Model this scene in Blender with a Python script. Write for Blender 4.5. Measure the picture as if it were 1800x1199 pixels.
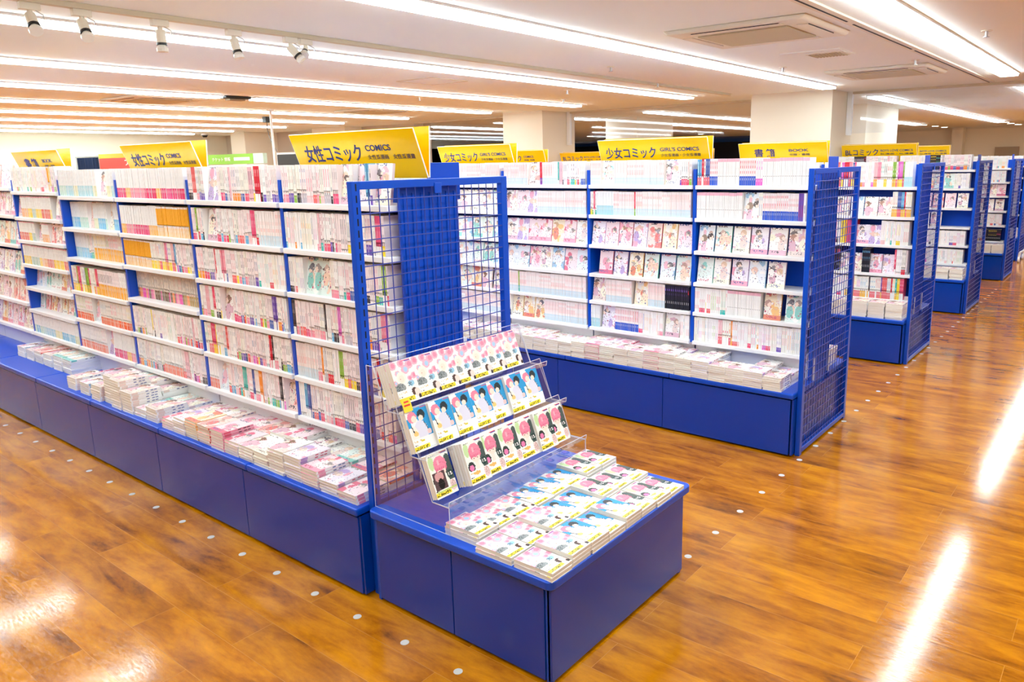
import bpy, math, random
import numpy as np
from mathutils import Vector, Matrix

for o in list(bpy.data.objects):
    bpy.data.objects.remove(o)
S = bpy.context.scene
COL = S.collection
rnd = random.Random(7)
PI = math.pi

# ------------------------------------------------------------------ camera
FPX, CX, CY = 1334.77, 969.16, 565.27
YAW, PITCH, ROLL = math.radians(37.9704), math.radians(11.8068), math.radians(-0.9986)
CAM = Vector((2.2847, -2.5004, 1.8151))
_f = Vector((-math.sin(YAW) * math.cos(PITCH), math.cos(YAW) * math.cos(PITCH), -math.sin(PITCH)))
_r0 = Vector((math.cos(YAW), math.sin(YAW), 0))
_u0 = _r0.cross(_f)
_r = _r0 * math.cos(ROLL) + _u0 * math.sin(ROLL)
_u = -_r0 * math.sin(ROLL) + _u0 * math.cos(ROLL)
cd = bpy.data.cameras.new('camera')
cam = bpy.data.objects.new('camera', cd)
COL.objects.link(cam)
M = Matrix(((_r.x, _u.x, -_f.x, CAM.x), (_r.y, _u.y, -_f.y, CAM.y), (_r.z, _u.z, -_f.z, CAM.z), (0, 0, 0, 1)))
cam.matrix_world = M
cd.sensor_width = 36
cd.lens = FPX / 1800 * 36
cd.shift_x = -(CX - 900) / 1800
cd.shift_y = (CY - 599.5) / 1800
cd.clip_start = 0.05
cd.clip_end = 200
S.camera = cam

# ------------------------------------------------------------------ world, view
w = bpy.data.worlds.new('world')
S.world = w
w.use_nodes = True
w.node_tree.nodes['Background'].inputs[0].default_value = (1, 0.97, 0.93, 1)
w.node_tree.nodes['Background'].inputs[1].default_value = 0.0
S.view_settings.view_transform = 'Standard'
S.view_settings.look = 'None'
S.view_settings.exposure = 0.62
S.view_settings.gamma = 1.0
S.view_settings.use_curve_mapping = False
S.cycles.max_bounces = 10
S.cycles.diffuse_bounces = 5
S.cycles.glossy_bounces = 4
S.cycles.transparent_max_bounces = 16
S.cycles.use_denoising = True
S.cycles.sample_clamp_indirect = 8
LAMP = 14.5            # brightness of the ceiling strips


# ------------------------------------------------------------------ materials
def lin(c):
    return tuple((x / 12.92 if x <= 0.04045 else ((x + 0.055) / 1.055) ** 2.4) for x in c[:3])


def rgb(r, g, b):
    return (r / 255, g / 255, b / 255)


def mat(name, c, rough=0.5, metal=0.0, spec=0.5, coat=0.0):
    m = bpy.data.materials.new(name)
    m.use_nodes = True
    b = m.node_tree.nodes['Principled BSDF']
    b.inputs['Base Color'].default_value = (*lin(c), 1)
    b.inputs['Roughness'].default_value = rough
    b.inputs['Metallic'].default_value = metal
    b.inputs['Specular IOR Level'].default_value = spec
    b.inputs['Coat Weight'].default_value = coat
    return m


def bumped(m, scale, strength, dist=0.002, stretch=(1, 1, 1)):
    nt = m.node_tree
    b = nt.nodes['Principled BSDF']
    tc = nt.nodes.new('ShaderNodeTexCoord')
    mp = nt.nodes.new('ShaderNodeMapping')
    mp.inputs['Scale'].default_value = stretch
    nz = nt.nodes.new('ShaderNodeTexNoise')
    nz.inputs['Scale'].default_value = scale
    nz.inputs['Detail'].default_value = 4
    bp = nt.nodes.new('ShaderNodeBump')
    bp.inputs['Strength'].default_value = strength
    bp.inputs['Distance'].default_value = dist
    nt.links.new(tc.outputs['Object'], mp.inputs['Vector'])
    nt.links.new(mp.outputs['Vector'], nz.inputs['Vector'])
    nt.links.new(nz.outputs['Fac'], bp.inputs['Height'])
    nt.links.new(bp.outputs['Normal'], b.inputs['Normal'])
    return m


def emis(name, c, s):
    m = bpy.data.materials.new(name)
    m.use_nodes = True
    b = m.node_tree.nodes['Principled BSDF']
    b.inputs['Base Color'].default_value = (0.8, 0.8, 0.8, 1)
    b.inputs['Emission Color'].default_value = (*lin(c), 1)
    b.inputs['Emission Strength'].default_value = s
    return m


BLUE = bumped(mat('blue_enamel', rgb(0, 76, 200), 0.3, 0, 0.45), 180, 0.03)
BLUE_BOARD = bumped(mat('blue_laminate', rgb(0, 62, 172), 0.2, 0, 0.5), 120, 0.03)
WIRE = mat('blue_wire', rgb(52, 66, 160), 0.35)
SLOT = mat('slot_black', rgb(6, 8, 24), 0.8)
KICK = mat('kick_black', rgb(12, 12, 18), 0.7)  # on kick boards the near-black stands in for shadow in the toe gap
SHELF = bumped(mat('white_enamel', rgb(244, 244, 245), 0.4), 200, 0.03)
YELLOW = mat('sign_yellow', rgb(255, 204, 0), 0.22, 0, 0.5)
SIGN_EDGE = mat('sign_edge', rgb(250, 246, 232), 0.5)
NAVY = mat('sign_navy', rgb(32, 40, 118), 0.5)
PLUM = mat('sign_plum', rgb(112, 84, 74), 0.5)
WALL = bumped(mat('wall_paint', rgb(238, 230, 210), 0.8), 60, 0.1)
WALL_GREY = bumped(mat('partition_paint', rgb(205, 196, 182), 0.8), 60, 0.1)
COLUMN = bumped(mat('column_paint', rgb(240, 232, 214), 0.75), 60, 0.1)
CEIL = bumped(mat('ceiling_board', rgb(246, 252, 250), 0.9), 90, 0.15)
CREAM = mat('cream_plastic', rgb(233, 226, 208), 0.45)
CREAM_D = mat('cream_rail', rgb(214, 202, 176), 0.45)
GRILLE = bumped(mat('grille_beige', rgb(203, 192, 160), 0.6), 400, 0.3)
BLACK = mat('black_plastic', rgb(24, 24, 26), 0.4)
DARKWALL = mat('dark_wall', rgb(30, 32, 44), 0.6)
BLUEGLOW = mat('blue_band', rgb(40, 90, 170), 0.5)
METAL = mat('brushed_steel', rgb(198, 200, 202), 0.35, 0.9)
WHITE = mat('white_plastic', rgb(244, 244, 244), 0.4)
LAMPGLASS = mat('lamp_glass', rgb(236, 232, 222), 0.15)
GREEN = mat('sign_green', rgb(142, 208, 60), 0.5)
RED = mat('sign_red', rgb(226, 52, 40), 0.45)
TEAL = mat('pale_green_box', rgb(206, 232, 214), 0.6)
CURTAIN = mat('navy_cloth', rgb(26, 46, 82), 0.9)
BROWN = mat('brown_panel', rgb(168, 150, 126), 0.6)
LIGHT = emis('lamp_white', rgb(233, 249, 252), LAMP)
DOWN = emis('downlight_warm', rgb(255, 244, 214), 9.0)


def print_mat():
    m = bpy.data.materials.new('printed_paper')
    m.use_nodes = True
    nt = m.node_tree
    b = nt.nodes['Principled BSDF']
    a = nt.nodes.new('ShaderNodeAttribute')
    a.attribute_name = 'Col'
    nt.links.new(a.outputs['Color'], b.inputs['Base Color'])
    b.inputs['Roughness'].default_value = 0.26
    b.inputs['Specular IOR Level'].default_value = 0.5
    return m


PRINT = print_mat()


def pages_mat():
    m = bpy.data.materials.new('page_edges')
    m.use_nodes = True
    nt = m.node_tree
    b = nt.nodes['Principled BSDF']
    tc = nt.nodes.new('ShaderNodeTexCoord')
    mp = nt.nodes.new('ShaderNodeMapping')
    mp.inputs['Scale'].default_value = (3, 3, 900)
    nz = nt.nodes.new('ShaderNodeTexNoise')
    nz.inputs['Scale'].default_value = 1.0
    nz.inputs['Detail'].default_value = 3
    cr = nt.nodes.new('ShaderNodeValToRGB')
    cr.color_ramp.elements[0].position = 0.3
    cr.color_ramp.elements[0].color = (*lin(rgb(222, 214, 199)), 1)
    cr.color_ramp.elements[1].position = 0.62
    cr.color_ramp.elements[1].color = (*lin(rgb(248, 245, 236)), 1)
    nt.links.new(tc.outputs['Object'], mp.inputs['Vector'])
    nt.links.new(mp.outputs['Vector'], nz.inputs['Vector'])
    nt.links.new(nz.outputs['Fac'], cr.inputs['Fac'])
    nt.links.new(cr.outputs['Color'], b.inputs['Base Color'])
    b.inputs['Roughness'].default_value = 0.85
    return m


PAGES = pages_mat()


def clear_mat(name, tint, fac_lo, fac_hi, rough=0.03):
    m = bpy.data.materials.new(name)
    m.use_nodes = True
    nt = m.node_tree
    for n in list(nt.nodes):
        if n.type == 'BSDF_PRINCIPLED':
            nt.nodes.remove(n)
    out = [n for n in nt.nodes if n.type == 'OUTPUT_MATERIAL'][0]
    tr = nt.nodes.new('ShaderNodeBsdfTransparent')
    tr.inputs[0].default_value = (*tint, 1)
    gl = nt.nodes.new('ShaderNodeBsdfGlossy')
    gl.inputs['Roughness'].default_value = rough
    lw = nt.nodes.new('ShaderNodeLayerWeight')
    lw.inputs['Blend'].default_value = 0.25
    mr = nt.nodes.new('ShaderNodeMapRange')
    mr.inputs['To Min'].default_value = fac_lo
    mr.inputs['To Max'].default_value = fac_hi
    mx = nt.nodes.new('ShaderNodeMixShader')
    nt.links.new(lw.outputs['Fresnel'], mr.inputs['Value'])
    nt.links.new(mr.outputs['Result'], mx.inputs['Fac'])
    nt.links.new(tr.outputs[0], mx.inputs[1])
    nt.links.new(gl.outputs[0], mx.inputs[2])
    nt.links.new(mx.outputs[0], out.inputs['Surface'])
    return m


ACRYLIC = clear_mat('clear_acrylic', (0.975, 0.98, 0.99), 0.008, 0.22)
GLASS = clear_mat('clear_glass', (0.95, 0.96, 0.99), 0.03, 0.6)
ACR_EDGE = mat('acrylic_edge', rgb(226, 230, 240), 0.2)


def floor_mat():
    m = bpy.data.materials.new('waxed_plank_floor')
    m.use_nodes = True
    nt = m.node_tree
    b = nt.nodes['Principled BSDF']
    N = lambda t: nt.nodes.new(t)
    L = nt.links.new
    tc = N('ShaderNodeTexCoord')
    br = N('ShaderNodeTexBrick')
    br.offset = 0.37
    br.inputs['Color1'].default_value = (0.2, 0.2, 0.2, 1)
    br.inputs['Color2'].default_value = (0.8, 0.8, 0.8, 1)
    br.inputs['Mortar'].default_value = (0.5, 0.5, 0.5, 1)
    br.inputs['Scale'].default_value = 1
    br.inputs['Mortar Size'].default_value = 0.0012
    br.inputs['Mortar Smooth'].default_value = 0.3
    br.inputs['Brick Width'].default_value = 1.2
    br.inputs['Row Height'].default_value = 0.18
    sh = N('ShaderNodeMapping')
    sh.inputs['Location'].default_value = (0.335, -0.06, 0)
    L(tc.outputs['Object'], sh.inputs['Vector'])
    L(sh.outputs[0], br.inputs['Vector'])
    # long grain, shifted from board to board
    comb = N('ShaderNodeCombineXYZ')
    mul = N('ShaderNodeMath')
    mul.operation = 'MULTIPLY'
    mul.inputs[1].default_value = 37.0
    L(br.outputs['Color'], mul.inputs[0])
    L(mul.outputs[0], comb.inputs['X'])
    L(mul.outputs[0], comb.inputs['Z'])
    add = N('ShaderNodeVectorMath')
    L(tc.outputs['Object'], add.inputs[0])
    L(comb.outputs[0], add.inputs[1])
    mp = N('ShaderNodeMapping')
    mp.inputs['Scale'].default_value = (1.7, 8, 1)
    L(add.outputs[0], mp.inputs['Vector'])
    n1 = N('ShaderNodeTexNoise')
    n1.inputs['Scale'].default_value = 1.6
    n1.inputs['Detail'].default_value = 8
    n1.inputs['Roughness'].default_value = 0.62
    n1.inputs['Distortion'].default_value = 0.6
    L(mp.outputs[0], n1.inputs['Vector'])
    mp2 = N('ShaderNodeMapping')
    mp2.inputs['Scale'].default_value = (1.1, 2.6, 1)
    L(add.outputs[0], mp2.inputs['Vector'])
    n2 = N('ShaderNodeTexNoise')
    n2.inputs['Scale'].default_value = 2.2
    n2.inputs['Detail'].default_value = 6
    n2.inputs['Roughness'].default_value = 0.7
    L(mp2.outputs[0], n2.inputs['Vector'])
    mixf = N('ShaderNodeMath')
    mixf.operation = 'ADD'
    h1 = N('ShaderNodeMath')
    h1.operation = 'MULTIPLY'
    h1.inputs[1].default_value = 0.45
    h2 = N('ShaderNodeMath')
    h2.operation = 'MULTIPLY'
    h2.inputs[1].default_value = 0.55
    L(n1.outputs['Fac'], h1.inputs[0])
    L(n2.outputs['Fac'], h2.inputs[0])
    L(h1.outputs[0], mixf.inputs[0])
    L(h2.outputs[0], mixf.inputs[1])
    cr = N('ShaderNodeValToRGB')
    e = cr.color_ramp.elements
    e[0].position = 0.33
    e[0].color = (*lin(rgb(96, 52, 18)), 1)
    e[1].position = 0.66
    e[1].color = (*lin(rgb(216, 148, 62)), 1)
    e2 = cr.color_ramp.elements.new(0.43)
    e2.color = (*lin(rgb(158, 94, 30)), 1)
    e3 = cr.color_ramp.elements.new(0.52)
    e3.color = (*lin(rgb(188, 120, 42)), 1)
    L(mixf.outputs[0], cr.inputs['Fac'])
    # board tone
    hsv = N('ShaderNodeHueSaturation')
    mr = N('ShaderNodeMapRange')
    mr.inputs['From Min'].default_value = 0.2
    mr.inputs['From Max'].default_value = 0.8
    mr.inputs['To Min'].default_value = 0.92
    mr.inputs['To Max'].default_value = 1.06
    L(br.outputs['Color'], mr.inputs['Value'])
    L(mr.outputs['Result'], hsv.inputs['Value'])
    hsv.inputs['Saturation'].default_value = 1.12
    L(cr.outputs['Color'], hsv.inputs['Color'])
    # joints a little lighter
    mx = N('ShaderNodeMix')
    mx.data_type = 'RGBA'
    fm = N('ShaderNodeMath')
    fm.operation = 'MULTIPLY'
    fm.inputs[1].default_value = 0.3
    L(br.outputs['Fac'], fm.inputs[0])
    L(fm.outputs[0], mx.inputs['Factor'])
    L(hsv.outputs['Color'], mx.inputs['A'])
    mx.inputs['B'].default_value = (*lin(rgb(226, 168, 96)), 1)
    L(mx.outputs['Result'], b.inputs['Base Color'])
    # wax: fine scuffs along the boards and slow unevenness
    mp3 = N('ShaderNodeMapping')
    mp3.inputs['Scale'].default_value = (26, 110, 1)
    L(tc.outputs['Object'], mp3.inputs['Vector'])
    n3 = N('ShaderNodeTexNoise')
    n3.inputs['Scale'].default_value = 1.0
    n3.inputs['Detail'].default_value = 5
    L(mp3.outputs[0], n3.inputs['Vector'])
    n4 = N('ShaderNodeTexNoise')
    n4.inputs['Scale'].default_value = 3.0
    n4.inputs['Detail'].default_value = 3
    L(tc.outputs['Object'], n4.inputs['Vector'])
    b1 = N('ShaderNodeBump')
    b1.inputs['Strength'].default_value = 0.16
    b1.inputs['Distance'].default_value = 0.001
    L(n3.outputs['Fac'], b1.inputs['Height'])
    b2 = N('ShaderNodeBump')
    b2.inputs['Strength'].default_value = 0.05
    b2.inputs['Distance'].default_value = 0.01
    L(n4.outputs['Fac'], b2.inputs['Height'])
    L(b1.outputs['Normal'], b2.inputs['Normal'])
    L(b2.outputs['Normal'], b.inputs['Normal'])
    rr = N('ShaderNodeMapRange')
    rr.inputs['From Min'].default_value = 0.3
    rr.inputs['From Max'].default_value = 0.75
    rr.inputs['To Min'].default_value = 0.05
    rr.inputs['To Max'].default_value = 0.2
    L(n3.outputs['Fac'], rr.inputs['Value'])
    L(rr.outputs['Result'], b.inputs['Roughness'])
    b.inputs['Specular IOR Level'].default_value = 0.5
    return m


FLOOR = floor_mat()


# ------------------------------------------------------------------ mesh collector
class MB:
    def __init__(self):
        self.v, self.f, self.mi, self.c = [], [], [], []

    def face(self, pts, c=(1, 1, 1), mi=0):
        n = len(self.v)
        self.v.extend([tuple(p) for p in pts])
        self.f.append(tuple(range(n, n + len(pts))))
        self.mi.append(mi)
        self.c.append(c)

    def box(self, x0, x1, y0, y1, z0, z1, c=(1, 1, 1), mi=0, T=None, skip=''):
        p = [(x0, y0, z0), (x1, y0, z0), (x1, y1, z0), (x0, y1, z0), (x0, y0, z1), (x1, y0, z1), (x1, y1, z1), (x0, y1, z1)]
        if T:
            p = [tuple(T @ Vector(q)) for q in p]
        n = len(self.v)
        self.v.extend(p)
        cc = c if isinstance(c, dict) else None
        for k, q in (('b', (0, 3, 2, 1)), ('t', (4, 5, 6, 7)), ('f', (0, 1, 5, 4)), ('r', (1, 2, 6, 5)), ('k', (2, 3, 7, 6)), ('l', (3, 0, 4, 7))):
            if k in skip:
                continue
            self.f.append(tuple(n + i for i in q))
            self.mi.append(mi)
            self.c.append(cc.get(k, cc['*']) if cc else c)

    def prism(self, prof, a0, a1, axis='y', c=(1, 1, 1), mi=0):
        """extrude a 2-D outline: axis y takes (x,z), x takes (y,z), z takes (x,y)"""
        def P(u, v, a):
            return (u, a, v) if axis == 'y' else ((a, u, v) if axis == 'x' else (u, v, a))
        n = len(self.v)
        k = len(prof)
        self.v.extend([P(u, v, a0) for u, v in prof] + [P(u, v, a1) for u, v in prof])
        self.f.append(tuple(range(n + k - 1, n - 1, -1)))
        self.f.append(tuple(range(n + k, n + 2 * k)))
        for i in range(k):
            j = (i + 1) % k
            self.f.append((n + i, n + j, n + k + j, n + k + i))
        for _ in range(k + 2):
            self.mi.append(mi)
            self.c.append(c)

    def tube(self, p0, p1, r, n=6, c=(1, 1, 1), mi=0, r1=None):
        p0, p1 = Vector(p0), Vector(p1)
        r1 = r if r1 is None else r1
        d = (p1 - p0).normalized()
        a = d.orthogonal().normalized()
        b = d.cross(a)
        s = len(self.v)
        for p, q in ((p0, r), (p1, r1)):
            for i in range(n):
                t = 2 * PI * i / n
                self.v.append(tuple(p + a * (math.cos(t) * q) + b * (math.sin(t) * q)))
        for i in range(n):
            j = (i + 1) % n
            self.f.append((s + i, s + j, s + n + j, s + n + i))
        self.f.append(tuple(range(s + n - 1, s - 1, -1)))
        self.f.append(tuple(range(s + n, s + 2 * n)))
        self.mi.extend([mi] * (n + 2))
        self.c.extend([c] * (n + 2))

    def path(self, pts, r, n=8):
        for a, b in zip(pts[:-1], pts[1:]):
            self.tube(a, b, r, n)

    def mesh(self, name, mats, color=False, smooth=False):
        me = bpy.data.meshes.new(name)
        me.from_pydata(self.v, [], self.f)
        for m in (mats if isinstance(mats, (list, tuple)) else [mats]):
            me.materials.append(m)
        me.polygons.foreach_set('material_index', self.mi)
        if color:
            at = me.color_attributes.new('Col', 'FLOAT_COLOR', 'CORNER')
            arr = np.ones((len(me.loops), 4), np.float32)
            i = 0
            for f, c in zip(self.f, self.c):
                arr[i:i + len(f), :3] = lin(c)
                i += len(f)
            at.data.foreach_set('color', arr.ravel())
        if smooth:
            me.polygons.foreach_set('use_smooth', [True] * len(me.polygons))
        me.update()
        return me

    def build(self, name, mats, parent=None, color=False, smooth=False, bevel=0, seg=2):
        return link(name, self.mesh(name, mats, color, smooth), parent, bevel, seg)


def link(name, me, parent=None, bevel=0, seg=2):
    o = bpy.data.objects.new(name, me)
    COL.objects.link(o)
    if parent is not None:
        o.parent = parent
    if bevel:
        b = o.modifiers.new('bevel', 'BEVEL')
        b.width = bevel
        b.segments = seg
        b.limit_method = 'ANGLE'
    return o


def tag(o, label=None, cat=None, group=None, kind=None):
    if label:
        o['label'] = label
    if cat:
        o['category'] = cat
    if group:
        o['group'] = group
    if kind:
        o['kind'] = kind
    return o


def empty(name, loc, label=None, cat=None, group=None, rz=0):
    o = bpy.data.objects.new(name, None)
    o.empty_display_size = 0.1
    o.location = loc
    o.rotation_euler = (0, 0, rz)
    COL.objects.link(o)
    return tag(o, label, cat, group)


def boxmb(*a, **k):
    m = MB()
    m.box(*a, **k)
    return m


ORD = ['zeroth', 'first', 'second', 'third', 'fourth', 'fifth', 'sixth', 'seventh', 'eighth', 'ninth', 'tenth', 'eleventh', 'twelfth']


def nth(n):
    if n < len(ORD):
        return ORD[n]
    s = 'th' if 10 <= n % 100 <= 20 else {1: 'st', 2: 'nd', 3: 'rd'}.get(n % 10, 'th')
    return '%d%s' % (n, s)


# ------------------------------------------------------------------ the room
H = 2.64
tag(boxmb(-17, 10, -10, 25, -0.1, 0).build('floor', FLOOR), 'glossy orange-brown plank floor of the shop', kind='structure')
tag(boxmb(-17, 10, -10, 25, H, H + 0.1).build('ceiling', CEIL), 'off-white flat ceiling', kind='structure')
tag(boxmb(-17, -16.7, -10, 8.5, 0, H).build('wall_left', WALL), kind='structure')
tag(boxmb(-17, 10, -10.2, -10, 0, H).build('wall_front', WALL), kind='structure')
tag(boxmb(10, 10.2, -10, 25, 0, H).build('wall_right', WALL), kind='structure')
tag(boxmb(-17, 10, 24, 24.2, 0, H).build('wall_back', WALL), kind='structure')
tag(boxmb(-16.7, -9.3, 8.3, 8.5, 0, H).build('wall_partition', WALL_GREY), kind='structure')
tag(boxmb(-16.9, -9.1, 23.85, 23.99, 0, 2.45).build('trim_1', DARKWALL), 'dark wall panelling far behind the columns', kind='structure')
tag(boxmb(-16.9, -9.1, 23.8, 23.99, 2.45, H).build('trim_2', BLUEGLOW), 'blue band above the dark panelling', kind='structure')
tag(boxmb(-1.47, -0.85, 23.9, 23.99, 1.1, 2.05).build('window_1', BROWN), 'brown hatch in the far wall', kind='structure')
cols = [(-6.38, -5.54, 7.38, 8.26), (-1.97, -0.915, 7.3, 8.1), (-6.2, -5.5, 10.2, 11.6), (-2.2, -1.35, 10.3, 12.2),
        (-15.0, -14.4, 7.45, 8.3), (-12.36, -11.22, 7.85, 8.3), (-2.6, -2.3, 23.6, 24)]
for i, (a, b, c, d) in enumerate(cols):
    tag(boxmb(a, b, c, d, 0, H).build('column', COLUMN), kind='structure')
for i, (a, b, y) in enumerate([(-9.3, -6.4, 8.05), (-5.52, -1.99, 8.05), (-0.9, 4.5, 7.9)]):
    g = boxmb(a, b, y - 0.004, y + 0.004, 2.12, H).build('glass_partition', GLASS)
    tag(g, 'clear glass smoke screen hanging from the ceiling between columns', kind='structure')
    tag(boxmb(a, b, y - 0.02, y + 0.02, H - 0.03, H - 0.001).build('trim_%d' % (i + 3), CREAM_D), kind='structure')
for i, (x, y) in enumerate([(-5.5, 8.05), (-0.88, 7.9)]):
    tag(boxmb(x - 0.03, x + 0.03, y - 0.03, y + 0.03, 2.1, H).build('trim_%d' % (i + 8), WHITE), kind='structure')


# ------------------------------------------------------------------ ceiling strips
def strip(x, y0, y1, wd, label):
    e = empty('ceiling_light', (x, (y0 + y1) / 2, H), label, 'ceiling light', 'linear ceiling lights')
    hy = (y1 - y0) / 2
    f = MB()
    for s in (-1, 1):
        f.box(s * wd / 2 - 0.006, s * wd / 2 + 0.006, -hy, hy, -0.014, 0)
    f.box(-wd / 2 - 0.006, wd / 2 + 0.006, hy, hy + 0.012, -0.014, 0)
    f.box(-wd / 2 - 0.006, wd / 2 + 0.006, -hy - 0.012, -hy, -0.014, 0)
    f.build('frame', WHITE, e)
    boxmb(-wd / 2 + 0.006, wd / 2 - 0.006, -hy, hy, -0.034, -0.002).build('diffuser', LIGHT, e)


main = [(1.02, 'bright ceiling light strip nearest the right-hand aisle, ending by the slim rail'),
        (-0.82, 'bright ceiling light strip pointing at the big cream column'),
        (-2.66, 'bright ceiling light strip running beside the spotlight track'),
        (-4.47, 'first ceiling light strip beyond the spotlight track'),
        (-8.19, 'ceiling light strip just beyond the dark ceiling sensor'),
        (-10.0, 'ceiling light strip above the hanging white pole'),
        (-11.9, 'ceiling light strip third from the far cream wall'),
        (-13.9, 'ceiling light strip second from the far cream wall'),
        (-15.6, 'ceiling light strip closest to the far cream wall')]
for x, lb in main:
    strip(x, -3.4, 6.86, 0.17, lb)
strip(-6.28, -3.4, 2.34, 0.17, 'ceiling light strip ending at the dark ceiling sensor, nearer half')
strip(-6.28, 2.76, 6.9, 0.17, 'ceiling light strip starting at the dark ceiling sensor, farther half')
for x in (2.9,):
    strip(x, -3.4, 6.86, 0.17, 'ceiling light strip over the open floor to the right, %s from the aisle' % nth(1 + int((x - 2) / 1.8)))
for x, y0, y1, lb in [(-0.82, 8.7, 10.2, 'short light strip just behind the glass screen beside the big column'),
                      (-0.82, 11.4, 19.8, 'long light strip behind the glass screen above the aisle'),
                      (-2.65, 17.0, 19.5, 'distant light strip close to the far wall, behind the square column'),
                      (-4.5, 8.9, 10.2, 'short light strip behind the glass between the two columns'),
                      (-4.5, 11.6, 16.0, 'light strip behind the glass ending at the big column'),
                      (-6.45, 12.5, 18.1, 'long distant light strip behind the pale rear column'),
                      (-6.4, 9.3, 10.1, 'short light strip at the edge of the pale rear column'),
                      (0.95, 8.7, 20.0, 'light strip behind the glass at the far right'),
                      (-10.2, 9.5, 14.0, 'added light strip hidden behind the beige partition wall'),  # hidden strip added to lighten the rear left
                      (3.0, 8.7, 22.0, 'added light strip brightening the rear right corner of the shop'),  # unseen strip added to lift the dark back wall
                      (6.0, 8.7, 16.0, 'added light strip brightening the rear right side wall')]:  # another unseen strip, added as fill for the rear right
    strip(x, y0, y1, 0.17, lb)
dl = [(-2.63, 20.0), (-2.59, 21.2), (-2.59, 22.4), (-0.79, 20.4), (-0.8, 21.4), (-0.75, 22.4), (-8.2, 16.17), (-8.18, 17.66), (-9.16, 20.05), (-8.17, 19.25), (-8.15, 12.79), (-12.1, 18.1)]
dn = ['nearest of three round downlights beyond the square column', 'middle of three round downlights beyond the square column', 'farthest of three round downlights beyond the square column',
      'nearest of three round downlights at the end of the long strip', 'middle of three round downlights at the end of the long strip', 'farthest of three round downlights at the end of the long strip',
      'round downlight beside the edge of the pale rear column', 'second round downlight from the pale rear column', 'round downlight lowest above the dark panelling', 'round downlight nearest the big column above dark panelling',
      'round downlight over the dark corner by the first column', 'small round downlight above the dark far corner']
for (x, y), lb in zip(dl, dn):
    e = empty('downlight', (x, y, H), lb, 'downlight', 'round downlights near the far wall')
    m = MB()
    m.tube((0, 0, -0.012), (0, 0, 0), 0.10, 16)
    m.build('trim_ring', WHITE, e)
    m = MB()
    m.tube((0, 0, -0.016), (0, 0, -0.012), 0.08, 16)
    m.build('lens', DOWN, e)


# ------------------------------------------------------------------ ceiling fittings
def cassette(x, y, label):
    e = empty('air_conditioner', (x, y, H), label, 'air conditioner', 'ceiling cassette air conditioners')
    m = MB()
    a, b = 0.475, 0.42
    m.prism([(-a, 0), (a, 0), (a - 0.03, -0.03), (-a + 0.03, -0.03)], -b, b, 'y')
    m.build('panel', CREAM, e, bevel=0.01)
    boxmb(-0.30, 0.30, -0.26, 0.26, -0.042, -0.028).build('intake_grille', GRILLE, e, bevel=0.006)
    for q in ((-0.3, 0.3, -0.37, -0.31), (-0.3, 0.3, 0.31, 0.37), (-0.42, -0.35, -0.24, 0.24), (0.35, 0.42, -0.24, 0.24)):
        f = boxmb(*q, -0.036, -0.028).build('louvre', CREAM, e, bevel=0.004)
        x0, x1, y0, y1 = q
        if x1 - x0 > y1 - y0:
            boxmb(x0 + 0.01, x1 - 0.01, y0 - 0.004 if y0 < 0 else y1 - 0.002, y0 + 0.002 if y0 < 0 else y1 + 0.004, -0.034, -0.027).build('slot', KICK, f)
        else:
            boxmb(x0 - 0.004 if x0 < 0 else x1 - 0.002, x0 + 0.002 if x0 < 0 else x1 + 0.004, y0 + 0.01, y1 - 0.01, -0.034, -0.027).build('slot', KICK, f)


cassette(0.135, 2.51, 'large cream cassette air conditioner nearest the camera, between two light strips')
cassette(0.125, 5.65, 'cream cassette air conditioner farther along, before the big column')
cassette(-7.1, 2.0, 'flat beige cassette air conditioner below the dark ceiling sensor')
cassette(-7.1, 5.3, 'distant beige cassette air conditioner above the girls comics signs')
e = empty('air_vent', (0.12, 3.95, H), 'small white ceiling vent with slats beside the near air conditioner', 'vent')
m = MB()
m.box(-0.3, 0.17, -0.25, 0.17, -0.006, 0)
m.build('plate', CEIL, e)
m = MB()
m.box(-0.14, 0.14, -0.13, 0.13, -0.012, -0.006)
m.build('frame', CREAM, e)
m = MB()
for i in range(10):
    m.box(-0.12 + i * 0.026, -0.108 + i * 0.026, -0.11, 0.11, -0.018, -0.012)
m.build('grille', GRILLE, e)
e = empty('access_hatch', (-3.53, 3.07, H), 'square access hatch outline in the ceiling between two light strips', 'hatch')
m = MB()
for s in (-1, 1):
    m.box(-0.25, 0.25, s * 0.25 - 0.006, s * 0.25 + 0.006, -0.006, 0)
    m.box(s * 0.25 - 0.006, s * 0.25 + 0.006, -0.25, 0.25, -0.006, 0)
m.build('rim', CREAM_D, e)
boxmb(-0.244, 0.244, -0.244, 0.244, -0.003, 0).build('panel', CEIL, e)

rail = empty('track_rail', (-2.07, 1.2, H), 'long beige lighting track carrying spotlights on the ceiling', 'lighting track')
m = MB()
m.box(-0.02, 0.02, -5.65, 5.65, -0.028, 0)
m.build('channel', CREAM_D, rail, bevel=0.003)
boxmb(-0.02, 0.02, 5.65, 5.68, -0.03, 0).build('end_cap', CREAM, rail)
rail = empty('slim_rail', (0.72, 1.9, H), 'slim dark-slotted ceiling rail beside the near air conditioners', 'ceiling rail')
boxmb(-0.04, 0.04, -5.85, 5.85, -0.012, 0).build('channel', CREAM, rail)
m = MB()
for y0, y1 in ((-5.8, 0.6), (0.72, 2.2), (2.3, 5.8)):
    m.box(-0.012, 0.0, y0, y1, -0.014, -0.011)
m.build('slot', KICK, rail)


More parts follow.
